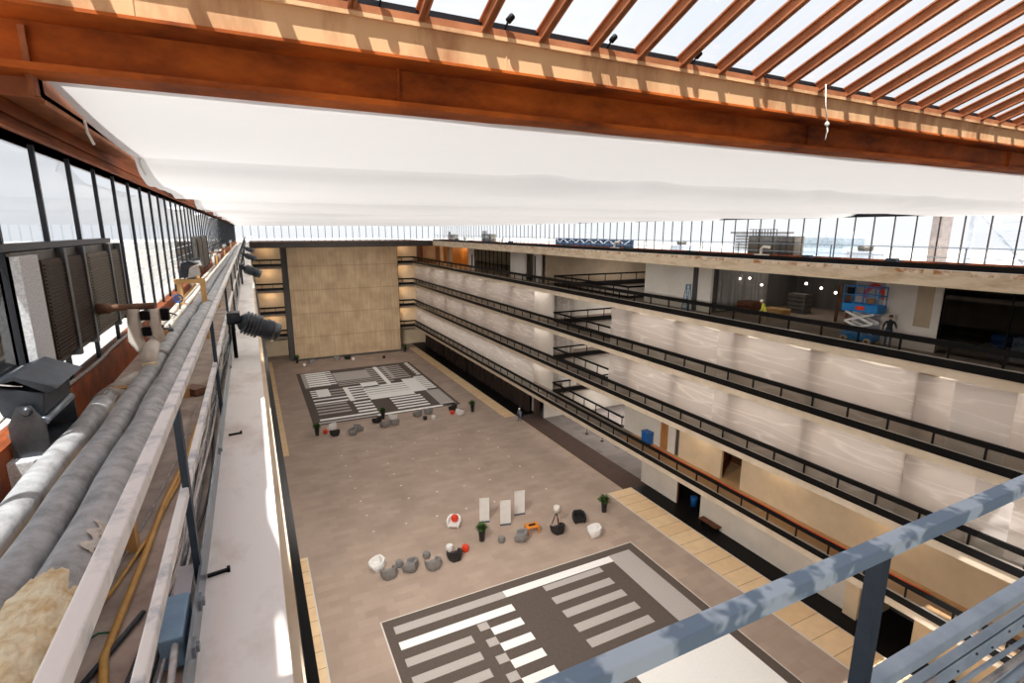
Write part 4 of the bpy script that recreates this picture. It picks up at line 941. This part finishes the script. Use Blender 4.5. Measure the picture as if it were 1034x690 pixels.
obj('duct_run', MB().tube([(33, 17.5, -2.85), (33.3, 19.5, -2.85), (33.4, 22.5, -2.8)], .16, 12), 'galv', t); obj('duct_branch', MB().tube([(33.3, 19.8, -2.85), (35, 20.2, -2.85)], .11, 10), 'galv', t)
for k in range(3): obj('hanger', MB().bar((33.1+.12*k, 18+2*k, -2.7), (33.1+.12*k, 18+2*k, -2.45), .03), 'black', t)
crate_stack(36, 24.6, 1.4, .8, 1.5, 'casing', 'grey box stack at the back of the dark upper room', 'box_stack', 'box stack')
crate_stack(33.6, 18.0, 1.5, .9, .7, 'liftblue', 'blue pallet stack on the floor left of the scissor lift', 'pallet_stack', 'pallet stack')
# folding ladder
t = thing('step_ladder', (29.7, 29.9, F4), 'blue step ladder standing by the white upper wall', 'ladder')
for s, x0 in ((0, 29.45), (1, 30.05)):
    for dy in (-.26, .26): obj('stile', MB().bar((x0, 29.9+dy, F4), (29.78 if s == 0 else 29.82, 29.9+dy*.7, F4+1.95), .06, .03), 'ladder', t)
for k in range(6):
    f = (k+.7)/6.6; obj('step', MB().box(29.45+.33*f-.04, 29.45+.33*f+.04, 29.9-.26*(1-.3*f), 29.9+.26*(1-.3*f), F4+1.95*f-.015, F4+1.95*f+.015), 'ladder', t)
obj('top_cap', MB().box(29.7, 29.9, 29.7, 30.1, F4+1.93, F4+2.0), 'ladder', t)
# scissor lift
lx, ly = 29.45, 16.75
t = thing('scissor_lift', (lx, ly, F4), 'blue scissor lift with white arms on the top balcony', 'scissor lift')
obj('chassis', MB().box(lx-.38, lx+.38, ly-.85, ly+.85, F4+.22, F4+.58).box(lx-.40, lx+.40, ly-.7, ly+.7, F4+.58, F4+.64), 'liftblue', t, bevel=.03)
for sx in (-1, 1):
    for dy in (-.62, .62):
        w = obj('wheel', MB().lathe([(.14, -.06), (.2, -.05), (.2, .05), (.14, .06)], (lx+sx*.38, ly+dy, F4+.2), (1, 0, 0), 18), 'tyre', t)
        obj('hub', MB().lathe([(.10, -.075), (.10, .075)], (lx+sx*.38, ly+dy, F4+.2), (1, 0, 0), 12), 'hub', w)
for sx in (-.3, .3):
    for k in range(2):
        za, zb = F4+.66+.52*k, F4+.66+.52*(k+1)
        obj('arm', MB().bar((lx+sx, ly-.75, za), (lx+sx, ly+.75, zb), .05, .11), 'liftarm', t); obj('arm', MB().bar((lx+sx*.85, ly+.75, za), (lx+sx*.85, ly-.75, zb), .05, .11), 'liftarm', t)
zp = F4+1.74
b = MB(); b.box(lx-.38, lx+.38, ly-.92, ly+.92, zp, zp+.06); b.box(lx-.40, lx-.36, ly-.92, ly+.92, zp, zp+.42); b.box(lx+.36, lx+.40, ly-.92, ly+.92, zp, zp+.42); b.box(lx-.38, lx+.38, ly-.94, ly-.90, zp, zp+.42); b.box(lx-.38, lx+.38, ly+.90, ly+.94, zp, zp+.42)
b = obj('platform', b, 'liftblue', t)
obj('emblem', MB().box(lx-.412, lx-.40, ly-.28, ly+.18, zp+.12, zp+.32), 'red', b, label='orange-red marking')
m = MB()
for y in (-.9, -.3, .3, .9):
    for sx in (-.38, .38): m.bar((lx+sx, ly+y, zp+.4), (lx+sx, ly+y, zp+1.35), .04)
for z in (.9, 1.35):
    for sx in (-.38, .38): m.bar((lx+sx, ly-.9, zp+z), (lx+sx, ly+.9, zp+z), .045)
    for y in (-.9, .9): m.bar((lx-.38, ly+y, zp+z), (lx+.38, ly+y, zp+z), .045)
obj('guard_bars', m, 'liftblue', t)
obj('control_box', MB().box(lx-.2, lx, ly+.55, ly+.85, zp+.9, zp+1.25), 'black', t)
# big round-motif poster behind the lift
t = thing('poster', (31.2, 17.2, F4), 'grey poster with a red arc and tan disc behind the blue lift', 'poster')
obj('panel', MB().box(XW+.25, XW+.32, 16.35, 18.0, F4, -2.6), 'poster', t)
m = MB()
for k in range(9):
    a0, a1 = PI*k/9, PI*(k+1)/9; yc, zc = 16.95, F4+2.35
    m.prism([(XW+.24, yc+.42*math.cos(a0), zc+.55*math.sin(a0)), (XW+.24, yc+.42*math.cos(a1), zc+.55*math.sin(a1)), (XW+.24, yc+.62*math.cos(a1), zc+.85*math.sin(a1)), (XW+.24, yc+.62*math.cos(a0), zc+.85*math.sin(a0))], (.008, 0, 0))
obj('red_arc', m, 'red', t, label='red arc')
obj('tan_disc', MB().lathe([(.34, 0), (.34, .012)], (XW+.245, 17.0, F4+2.05), (-1, 0, 0), 20), 'doorbrown', t, label='tan disc')
# bins and boxes
def bin_(x, y, z, w, h, m, label, lid='black'):
    t = thing('bin', (x, y, z), label, 'bin')
    obj('body', MB().lathe([(w*.42, 0), (w*.5, h*.9), (w*.5, h)], (x, y, z), (0, 0, 1), 14), m, t)
    obj('lid', MB().lathe([(w*.53, 0), (w*.53, .05), (w*.3, .10)], (x, y, z+h), (0, 0, 1), 14), m, t)
obj('blue_cabinet', MB().box(29.65, 30.25, 33.3, 34.1, F1+.05, F1+1.05).box(29.6, 30.3, 33.25, 34.15, F1+1.05, F1+1.12).box(29.7, 30.2, 33.35, 34.05, F1, F1+.06), 'bluebin', label='blue box standing by the white wall on the lowest balcony', cat='box')
bin_(31.4, 29.2, F0, .6, .75, 'bluebin', 'blue bin inside the ground floor recess')
bin_(32.0, 55.0, F0, 1.0, 1.3, 'black', 'black round bin beside the white column by the curtains')
bin_(33.4, 55.2, F0, 1.0, 1.3, 'black', 'black round bin right of its twin by the white column')
t = thing('bench', (30.1, 26.2, F0), 'brown wooden bench on the ground floor against the white wall', 'bench')
obj('seat', MB().box(29.75, 30.32, 25.3, 27.1, F0+.40, F0+.47), 'brownwood', t)
for y in (25.5, 26.8): obj('leg', MB().box(29.85, 30.25, y, y+.08, F0, F0+.40), 'black', t)
t = thing('counter', (33, 51.8, F1), 'bright white counter in the side court on the lowest balcony', 'counter')
obj('front_panel', MB().box(32.2, 34.2, 51.5, 51.6, F1+.0, F1+.9), 'white', t); obj('counter_top', MB().box(32.1, 34.3, 51.45, 52.3, F1+.9, F1+.98), 'tub_w', t)
for (x, y, lb) in ((32.4, 46.4, 'slim dark post on the court floor, farther one'), (32.7, 43.9, 'slim dark post on the court floor, nearer one')):
    t = thing('stanchion', (x, y, F0), lb, 'stanchion', 'posts on the court floor')
    obj('base', MB().lathe([(.2, 0), (.2, .03), (.05, .06)], (x, y, F0), (0, 0, 1), 12), 'black', t); obj('pole', MB().lathe([(.035, .05), (.035, .95), (.05, .97), (.05, 1.0)], (x, y, F0), (0, 0, 1), 10), 'black', t)

# ------------------------------------------------------------------ atrium furniture
def make_tub(m, label):
    t = thing('tub_chair', (0, 0, 0), label, 'chair', 'moulded tub chairs', local=True)
    out = [(-.47, .46), (-.56, .16), (-.53, -.20), (-.30, -.46), (.30, -.46), (.53, -.20), (.56, .16), (.47, .46)]
    inn = [(-.35, .46), (-.41, .14), (-.37, -.12), (-.20, -.30), (.20, -.30), (.37, -.12), (.41, .14), (.35, .46)]
    ht = [.52, .62, .72, .80, .80, .72, .62, .52]; fl = [0, .06, .08, 0, 0, .08, .06, 0]
    b = MB(); bm = b.bm; n = 8
    ob = [bm.verts.new((x*.84, y*.84, fl[i])) for i, (x, y) in enumerate(out)]; om = [bm.verts.new((x*1.0, y*1.0, .36)) for x, y in out]
    ot = [bm.verts.new((x*.97, y*.97, ht[i])) for i, (x, y) in enumerate(out)]; it = [bm.verts.new((x, y*.97, ht[i]-.03)) for i, (x, y) in enumerate(inn)]
    ib = [bm.verts.new((x*.92, y*.84, fl[i])) for i, (x, y) in enumerate(inn)]
    for i in range(n-1):
        for a, c in ((ob, om), (om, ot), (ot, it), (it, ib), (ib, ob)):
            bm.faces.new((a[i], a[i+1], c[i+1], c[i]))
    for i in (0, n-1): bm.faces.new((ob[i], om[i], ot[i], it[i], ib[i]))
    obj('shell', b, m, t, bevel=.03)
    obj('seat', MB().prism([(-.335, .44, .16), (-.38, .13, .14), (-.34, -.11, .14), (-.18, -.27, .14), (.18, -.27, .14), (.34, -.11, .14), (.38, .13, .14), (.335, .44, .16)], (0, 0, .20)), m, t, bevel=.02)
    return t
def make_stool(m, label):
    t = thing('faceted_stool', (0, 0, 0), label, 'stool', 'small faceted stools', local=True)
    obj('body', MB().lathe([(.22, 0), (.29, .20), (.27, .40)], (0, 0, 0), (0, 0, 1), 6), m, t, bevel=.025)
    obj('seat_top', MB().lathe([(.26, .40), (.24, .455)], (0, 0, 0), (0, 0, 1), 6), m, t, bevel=.015)
    return t
tubs = {k: make_tub('tub_'+k, 'x') for k in 'wgb'}; stools = {k: make_stool({'w': 'tub_w', 'g': 'tub_g', 'b': 'tub_b', 'r': 'red'}[k], 'x') for k in 'wgbr'}
used = set()
def put(kind, k, x, y, rot, label, z=F0):
    src = (tubs if kind == 't' else stools)[k]
    g = 'moulded tub chairs' if kind == 't' else 'small faceted stools'
    if (kind, k) not in used:
        used.add((kind, k)); src.location = (x, y, z); src.rotation_euler = (0, 0, rot); src['label'] = label
    else: dup(src, (x, y, z), rot, label, g)
near = [('t', 'w', 5.85, 32.5, 1.9, 'white tub chair at the left end of the near seating row'),
 ('t', 'g', 6.35, 31.3, .1, 'grey tub chair in front of the leftmost near white tub chair'), ('s', 'g', 7.25, 32.1, 0, 'grey stool between the two leftmost grey tub chairs'),
 ('t', 'g', 7.85, 31.4, .9, 'grey tub chair second from left in the near seating row'), ('s', 'g', 9.2, 32.2, .4, 'grey stool behind the third near grey tub chair'),
 ('t', 'g', 9.3, 30.9, .2, 'grey tub chair left of the black tub chair with the white stool'), ('s', 'w', 10.95, 32.3, .3, 'white stool behind the near black tub chair'),
 ('t', 'b', 10.95, 31.2, 0, 'black tub chair between the white and red stools'), ('s', 'r', 11.95, 31.75, .5, 'red stool beside the near black tub chair'),
 ('t', 'w', 12.35, 35.2, 2.6, 'white tub chair on its own carrying a red stool, behind the near row'),
 ('s', 'g', 14.75, 31.6, .2, 'grey stool right of the near planter'), ('t', 'g', 16.2, 31.2, .9, 'grey tub chair beside the orange table'),
 ('t', 'b', 19.15, 30.85, 0, 'black tub chair in front of the tripod lamp'), ('t', 'b', 21.45, 31.45, 2.9, 'black tub chair right of the tripod lamp'),
 ('t', 'w', 21.45, 29.3, 1.3, 'white tub chair at the right end of the near seating row')]
far = [('s', 'r', 5.85, 59.6, 0, 'red stool beside the left far planter'), ('t', 'w', 6.7, 60.5, 1.2, 'white tub chair at the left end of the far seating row'), ('t', 'b', 6.75, 58.6, 0, 'black tub chair in front of the leftmost far white tub chair'),
 ('t', 'g', 8.6, 58.0, 1.6, 'grey tub chair second from left in the far row, lying nearer'), ('t', 'g', 9.4, 58.9, -1.4, 'grey tub chair facing its grey twin in the far row'),
 ('t', 'b', 11.9, 60.6, .6, 'black tub chair left of the middle far planter'), ('t', 'w', 13.8, 60.7, -.5, 'white tub chair right of the middle far planter'),
 ('t', 'g', 12.4, 58.8, .3, 'left grey tub chair in front of the middle far planter'), ('t', 'g', 13.6, 58.9, -.3, 'right grey tub chair in front of the middle far planter'),
 ('t', 'g', 16.9, 60.6, .6, 'left grey tub chair behind the black stool in the far row'), ('t', 'g', 18.3, 60.8, -.6, 'right grey tub chair behind the white stool in the far row'),
 ('s', 'b', 17.3, 58.9, 0, 'black stool in the far row between grey and white seats'), ('s', 'w', 18.3, 58.7, 0, 'white stool beside the far black stool'),
 ('s', 'r', 20.95, 59.3, 0, 'red stool at the right end of the far row'), ('t', 'b', 21.6, 60.8, .8, 'black tub chair behind the right far red stool'), ('t', 'w', 21.8, 58.8, -1.0, 'white tub chair at the right end of the far row'),
 ('s', 'w', 6.6, 93.0, 0, 'white stool at the foot of the tower, left one'), ('t', 'g', 7.9, 94.3, .4, 'grey tub chair at the foot of the tower, left one'), ('t', 'g', 12.2, 95.0, -.4, 'grey tub chair at the foot of the tower, middle one'),
 ('t', 'b', 14.0, 94.7, .2, 'black tub chair at the foot of the tower'), ('s', 'w', 14.8, 93.6, 0, 'white stool at the foot of the tower, right one'), ('s', 'b', 20.0, 92.6, 0, 'black stool standing alone before the tower')]
for a in near+far: put(*a)
dup(stools['r'], (12.42, 35.22, F0+.42), .3, 'red stool resting on the lone white tub chair', 'small faceted stools')

def make_planter(seed, label):
    rnd = random.Random(seed)
    t = thing('potted_plant', (0, 0, 0), label, 'plant', 'potted plants in the atrium', local=True)
    obj('pot', MB().lathe([(.17, 0), (.19, .02), (.27, .88), (.28, .92), (.25, .92), (.24, .86)], (0, 0, 0), (0, 0, 1), 14), 'pot', t)
    obj('soil', MB().lathe([(.235, .84), (.2, .87)], (0, 0, 0), (0, 0, 1), 12), 'soil', t)
    m = MB()
    for k in range(240):
        a = rnd.uniform(0, 2*PI); el = rnd.uniform(.15, 1.45); l = rnd.uniform(.30, .64); r0 = rnd.uniform(0, .12); z0 = .86+rnd.uniform(0, .18)
        d = Vector((math.cos(a)*math.cos(el), math.sin(a)*math.cos(el), math.sin(el))); p0 = Vector((math.cos(a)*r0, math.sin(a)*r0, z0))
        s = d.cross(Vector((0, 0, 1))).normalized()*rnd.uniform(.04, .075); p1 = p0+d*l*.55; p2 = p0+d*l-Vector((0, 0, .10*l))
        bm = m.bm; v = [bm.verts.new(q) for q in (p0, p1-s, p1+s+Vector((0, 0, .012)), p2)]
        bm.faces.new((v[0], v[1], v[2])); bm.faces.new((v[1], v[3], v[2]))
    obj('foliage', m, 'leaf', t, fix=False)
    return t
pl = make_planter(3, 'leafy plant in a tall black pot before the left white banner'); pl.location = (13.52, 32.4, F0)
for x, y, lb, g in ((24.1, 31.75, 'leafy plant in a tall black pot by the wood strip at right', 1), (4.95, 59.4, 'leafy plant in a black pot at the left end of the far row', 1), (12.8, 61.5, 'leafy plant in a black pot in the middle of the far row', 1), (23.6, 59.1, 'leafy plant in a black pot right of the far row', 1), (5.7, 95.6, 'leafy plant in a black pot at the left corner of the tower', 1), (24.7, 95.9, 'leafy plant in a black pot at the right corner of the tower', 1)):
    dup(pl, (x, y, F0), random.uniform(0, 6), lb)
for k, (x0, x1, y0, y1, lb) in enumerate(((14.31, 15.1, 34.75, 34.55, 'white roll-up banner at left, behind the potted plant'), (15.61, 16.45, 33.68, 33.48, 'white roll-up banner in the middle, standing nearest'), (17.28, 18.15, 34.53, 34.36, 'white roll-up banner at right, behind the orange table'))):
    c = Vector(((x0+x1)/2, (y0+y1)/2, F0)); w = x1-x0; rot = math.atan2(y1-y0, x1-x0)
    t = thing('banner_stand', c, lb, 'banner', 'white roll-up banners', local=True, rot=rot)
    obj('panel', MB().grid(lambda u, v: (-w/2+w*u, .03*math.sin(v*2)*.5+.012*math.sin(u*PI), .08+1.97*v), 6, 10), 'banner', t, fix=False)
    obj('base', MB().box(-w/2-.02, w/2+.02, -.10, .10, 0, .09), 'bannerbase', t, bevel=.02); obj('top_bar', MB().box(-w/2, w/2, -.01, .04, 2.04, 2.07), 'banner', t)
    obj('pole', MB().tube([(0, .06, .05), (0, .05, 2.05)], .012, 8), 'galv', t)
t = thing('side_table', (17.4, 31.75, F0), 'orange plastic table with a dark slot tray, before the right banner', 'table', local=True, rot=-.1)
obj('table_top', MB().box(-.52, .52, -.36, .36, .50, .62), 'orangep', t, bevel=.04)
for x in (-.46, .46):
    for y in (-.30, .30): obj('leg', MB().prism([(x-.055, y-.055, 0), (x+.055, y-.055, 0), (x+.055, y+.055, 0), (x-.055, y+.055, 0)], (0, 0, .52)), 'orangep', t)
obj('tablet', MB().box(-.28, .28, -.12, .12, 0, .02), 'black', bevel=.006, label='flat black tablet lying on the orange table', cat='tablet')
o = bpy.data.objects['tablet']; o.location = (17.4, 31.75, F0+.621); o.rotation_euler = (0, 0, -.05)
t = thing('tripod_lamp', (19.62, 31.85, F0), 'floor lamp with a white drum shade on dark wooden tripod legs', 'lamp', local=True)
obj('shade', MB().lathe([(.28, 1.10), (.24, 1.58), (.23, 1.58), (.27, 1.10)], (0, 0, 0), (0, 0, 1), 20), 'shade', t)
for k in range(3): a = 2*PI*k/3+.5; obj('leg', MB().tube([(math.cos(a)*.36, math.sin(a)*.36, 0), (0, 0, 1.08)], [.03, .05], 8), 'tripod', t)
obj('hub', MB().lathe([(.06, .98), (.06, 1.1), (.02, 1.14)], (0, 0, 0), (0, 0, 1), 10), 'tripod', t)
# small round floor outlets laid out as nested squares
GP = 'small round floor studs set in nested squares'
pts = []
for i in range(7):
    for j in range(7):
        if i in (0, 6) or j in (0, 6) or (i == 3 and j == 3): pts.append((6.55+2.54*i, 37.2+2.565*j))
for i in range(4):
    for j in range(4):
        if i in (0, 3) or j in (0, 3): pts.append((10.36+2.55*i, 41.03+2.56*j))
st = obj('floor_stud', MB().lathe([(.10, 0), (.10, .012), (.085, .02)], (0, 0, F0), (0, 0, 1), 12), 'cp_line', label='small round pale stud in the open brown floor', cat='floor stud', group=GP)
for k, (x, y) in enumerate(pts):
    o = st if k == 0 else st.copy()
    if k: C.objects.link(o)
    o.location = (x, y, F0)

# ------------------------------------------------------------------ people
def person(loc, rot, label, top, legs, pose, helmet=None, hair='hair', h=1.75):
    """one skinned figure about 1.75 m tall, facing local +Y; clothing colours follow the body"""
    lean = pose.get('lean', 0)
    def tl(p):   # lean the upper body forward about the hips
        x, y, z = p
        dz = z-.93
        return Vector((x, y*math.cos(lean)+dz*math.sin(lean), .93+dz*math.cos(lean)-y*math.sin(lean))) if z > .93 else Vector(p)
    P = {'pelvis': ((0, 0, .95), .135), 'waist': ((0, .0, 1.10), .125), 'chest': ((0, .0, 1.30), .15), 'neck0': ((0, -.01, 1.46), .07), 'neck': ((0, 0, 1.52), .055), 'head': ((0, .02, 1.60), .085), 'crown': ((0, .01, 1.70), .075), 'nose': ((0, .125, 1.61), .016)}
    E = [('pelvis', 'waist'), ('waist', 'chest'), ('chest', 'neck0'), ('neck0', 'neck'), ('neck', 'head'), ('head', 'crown'), ('head', 'nose')]
    for s, sx in (('l', -1), ('r', 1)):
        fwd = pose.get('step', .12)*sx
        P['hip'+s] = ((.10*sx, 0, .90), .10); P['knee'+s] = ((.11*sx, fwd*.6+.03, .50), .065); P['ankle'+s] = ((.12*sx, fwd, .09), .042); P['toe'+s] = ((.13*sx, fwd+.17, .035), .032)
        P['sh'+s] = ((.18*sx, 0, 1.40), .065); el, wr = pose['arm'+s]
        P['elb'+s] = (el, .043); P['wri'+s] = (wr, .028)
        d = (Vector(wr)-Vector(el)).normalized(); pm = Vector(wr)+d*.07; P['palm'+s] = (tuple(pm), .03)
        E += [('pelvis', 'hip'+s), ('hip'+s, 'knee'+s), ('knee'+s, 'ankle'+s), ('ankle'+s, 'toe'+s), ('chest', 'sh'+s), ('sh'+s, 'elb'+s), ('elb'+s, 'wri'+s), ('wri'+s, 'palm'+s)]
        side = d.cross(Vector((1, 0, 0)) if abs(d.x) < .8 else Vector((0, 0, 1))).normalized()
        for f, (o, l) in enumerate(((-.03, .07), (-.01, .085), (.01, .08), (.03, .062))):
            P['f%d%s' % (f, s)] = (tuple(pm+side*o+d*l*.6), .009); P['g%d%s' % (f, s)] = (tuple(pm+side*o+d*l+Vector((0, 0, -.015))), .008)
            E += [('palm'+s, 'f%d%s' % (f, s)), ('f%d%s' % (f, s), 'g%d%s' % (f, s))]
        P['th'+s] = (tuple(Vector(wr)+d*.04+side*.055), .010); E += [('wri'+s, 'th'+s)]
    names = list(P); idx = {n: i for i, n in enumerate(names)}
    me = bpy.data.meshes.new('figure'); me.from_pydata([tl(P[n][0]) for n in names], [(idx[a], idx[b]) for a, b in E], [])
    o = bpy.data.objects.new('person', me); C.objects.link(o)
    sk = o.modifiers.new('skin', 'SKIN'); 
    for i, n in enumerate(names):
        r = P[n][1]; me.skin_vertices[0].data[i].radius = (r, r*(.8 if n in ('waist', 'chest', 'pelvis') else 1)); me.skin_vertices[0].data[i].use_root = n == 'pelvis'
    sb = o.modifiers.new('sub', 'SUBSURF'); sb.levels = 2; sb.render_levels = 2
    dg = bpy.context.evaluated_depsgraph_get(); dg.update(); ev = o.evaluated_get(dg)
    new = bpy.data.meshes.new_from_object(ev); o.modifiers.clear(); o.data = new
    for mm in ('skin', top, legs, 'black', 'tub_w'): new.materials.append(M[mm])
    hw = [Vector(P['palm'+s][0]) for s in 'lr']; el = [Vector(P['elb'+s][0]) for s in 'lr']
    hw = [tl(v) for v in hw]; wr = [tl(P['wri'+s][0]) for s in 'lr']; nk = tl(P['neck'][0])
    for f in new.polygons:
        c = f.center; f.use_smooth = True
        if c.z < .07: f.material_index = 3
        elif c.z < .98 and min((c-v).length for v in wr+hw) > .16: f.material_index = 2
        elif min((c-v).length for v in hw) < .13: f.material_index = 0
        elif (c-nk).dot(Vector((0, math.sin(lean), math.cos(lean)))) > 0: f.material_index = 0
        else: f.material_index = 1
    o.location = loc; o.rotation_euler = (0, 0, rot); OFF[o.name] = Vector((0, 0, 0)); o.scale = (h/1.75,)*3
    tag(o, label, 'person')
    hd = tl((0, .01, 1.66)); ax = Vector((0, math.sin(lean), math.cos(lean)))
    m = MB()
    for sx in (-.035, .035):
        e = tl((sx, .105, 1.635)); m.lathe([(.002, -.006), (.011, 0), (.002, .008)], e, (0, 1, -lean), 8)
    ee = obj('eyes', m, 'black', o)
    m = MB(); e = tl((0, .11, 1.56)); m.box(e.x-.025, e.x+.025, e.y-.01, e.y+.006, e.z-.005, e.z+.005); obj('mouth', m, 'red', o)
    m = MB()
    for sx in (-.085, .085): e = tl((sx, .01, 1.61)); m.lathe([(.01, -.008), (.03, 0), (.02, .008)], e, (1, 0, 0), 8)
    obj('ears', m, 'skin', o)
    if helmet: obj('hard_hat', MB().lathe([(.135, -.005), (.135, .01), (.112, .02), (.105, .06), (.075, .10), (.03, .118)], hd, ax, 16), helmet, o, label='white hard hat')
    else: obj('hair', MB().lathe([(.092, -.03), (.10, .01), (.09, .05), (.06, .085), (.02, .10)], hd-Vector((0, .015, 0)), ax, 14), hair, o)
    return o
person((29.15, 22.5, F4), .5, 'person in a yellow high-visibility shirt and white hard hat on the top balcony', 'vest', 'khaki', {'lean': .35, 'arml': ((-.30, .10, 1.16), (-.22, .34, 1.08)), 'armr': ((.30, .10, 1.16), (.20, .34, 1.08)), 'step': .1}, helmet='helmet')
person((29.5, 15.35, F4), 2.2, 'person in a black top and blue jeans standing by the blue scissor lift', 'blacktop', 'jeans', {'arml': ((-.28, .05, 1.14), (-.26, .28, 1.10)), 'armr': ((.28, .02, 1.14), (.27, .12, .90)), 'step': .06})
person((27.35, 53.2, F0), 2.0, 'person in grey top and white hat on the ground floor by the dark curtains', 'greytop', 'jeans', {'lean': .15, 'arml': ((-.27, .04, 1.14), (-.25, .16, .92)), 'armr': ((.27, .04, 1.14), (.24, .22, .98)), 'step': .12}, helmet='helmet')

# ------------------------------------------------------------------ light
w = bpy.data.worlds.new('sky'); bpy.context.scene.world = w; w.use_nodes = True
nt = w.node_tree; bg = nt.nodes['Background']
tc = nt.nodes.new('ShaderNodeTexCoord'); sx = nt.nodes.new('ShaderNodeSeparateXYZ'); nt.links.new(tc.outputs['Generated'], sx.inputs[0])
rp = nt.nodes.new('ShaderNodeValToRGB'); e = rp.color_ramp.elements
e[0].position = 0; e[0].color = (.93, .94, .96, 1); e[1].position = .9; e[1].color = (.50, .62, .80, 1)
x = rp.color_ramp.elements.new(.45); x.color = (.82, .86, .92, 1)
nz = nt.nodes.new('ShaderNodeTexNoise'); nz.inputs['Scale'].default_value = 2.2; nz.inputs['Detail'].default_value = 5; nt.links.new(tc.outputs['Generated'], nz.inputs[0])
r2 = nt.nodes.new('ShaderNodeValToRGB'); r2.color_ramp.elements[0].position = .38; r2.color_ramp.elements[1].position = .56; nt.links.new(nz.outputs['Fac'], r2.inputs[0])
mx = nt.nodes.new('ShaderNodeMix'); mx.data_type = 'RGBA'; nt.links.new(r2.outputs[0], mx.inputs[0]); nt.links.new(rp.outputs[0], mx.inputs[6]); mx.inputs[7].default_value = (.95, .95, .96, 1)
nt.links.new(sx.outputs[2], rp.inputs[0]); nt.links.new(mx.outputs[2], bg.inputs['Color'])
bg.inputs['Strength'].default_value = .95
sun = bpy.data.lights.new('sun', 'SUN'); sun.energy = 9.5; sun.angle = .009; sun.color = (1, .96, .90)
so = bpy.data.objects.new('sun', sun); C.objects.link(so)
so.rotation_euler = Vector((.70, .80, -2.5)).to_track_quat('-Z', 'Y').to_euler()
def lamp(name, loc, e, col, size=.3):
    l = bpy.data.lights.new(name, 'POINT'); l.energy = e; l.color = col; l.shadow_soft_size = size
    o = bpy.data.objects.new(name, l); C.objects.link(o); o.location = loc
for y in (80, 87, 94): lamp('amber_room_lamp', (32.2, y, -3.0), 90, (1, .62, .28))
for y in (19, 25): lamp('upper_room_lamp', (36, y, -3.0), 60, (1, .9, .78))
for n in (1, 2, 3, 4): lamp('end_corridor_lamp', (2.6, 101.6, FL[n]+3.0), 70, (1, .70, .42)); lamp('end_corridor_lamp', (26.5, 101.6, FL[n]+3.0), 60, (1, .72, .45))
def flood(name, loc, aim, e, cone, col=(1, .95, .88)):
    l = bpy.data.lights.new(name, 'SPOT'); l.energy = e; l.color = col; l.spot_size = math.radians(cone); l.spot_blend = 1; l.shadow_soft_size = .25
    o = bpy.data.objects.new(name, l); C.objects.link(o); o.location = loc; o.rotation_euler = (Vector(aim)-Vector(loc)).to_track_quat('-Z', 'Y').to_euler()
for y, aim, e, cone in ((8.1, (17, 24, -23), 11000, 112), (19.5, (17, 40, -23), 11000, 112), (30, (16, 97, -15), 28000, 34), (41, (14, 97, -13), 28000, 40)):
    flood('added_fill_beam', (.36, y+.07, -1.53), aim, e, cone)  # added interior fill, placed at floodlights that appear unlit
# unseen fill strips added behind the sheets and in the side court
def fill_strip(y0, y1, z, e, x=29.6, col=(1, .93, .86)):
    l = bpy.data.lights.new('added_fill_strip', 'AREA'); l.shape = 'RECTANGLE'; l.size = .3; l.size_y = y1-y0; l.energy = e; l.color = col
    o = bpy.data.objects.new('added_fill_strip', l); C.objects.link(o); o.location = (x, (y0+y1)/2, z)
for n in (2, 3):
    fill_strip(0, 37, ABOVE[n]-.56, 560); fill_strip(52, 99, ABOVE[n]-.56, 560)
fill_strip(52, 99, F2-.56, 520)
for n in (1, 2, 3, 4): fill_strip(39, 50, ABOVE[n]-.62, 420, x=40)
fill_strip(36, 52, F1-.62, 300, x=38)
for y in (14, 21, 28): lamp('corridor_lamp', (29.4, y, F2-.7), 60, (1, .78, .52))

# ------------------------------------------------------------------ camera
cam = bpy.data.cameras.new('camera'); co = bpy.data.objects.new('camera', cam); C.objects.link(co)
cam.sensor_width = 36; cam.lens = 529.3/1034*36; cam.clip_start = .05; cam.clip_end = 600
yaw, pitch = math.radians(26.3), math.radians(12.0)
co.rotation_euler = (PI/2-pitch, 0, -yaw); co.location = (0, 0, 0)
sc = bpy.context.scene; sc.camera = co
for o in sc.objects:
    if o.parent is None: o.location.z += UP
vs = sc.view_settings; vs.view_transform = 'Standard'; vs.look = 'None'; vs.exposure = 0.33; vs.gamma = 1; vs.use_curve_mapping = False
cy = sc.cycles; cy.use_denoising = True; cy.max_bounces = 10; cy.diffuse_bounces = 6; cy.transparent_max_bounces = 16; cy.transmission_bounces = 8; cy.glossy_bounces = 4; cy.sample_clamp_indirect = 8
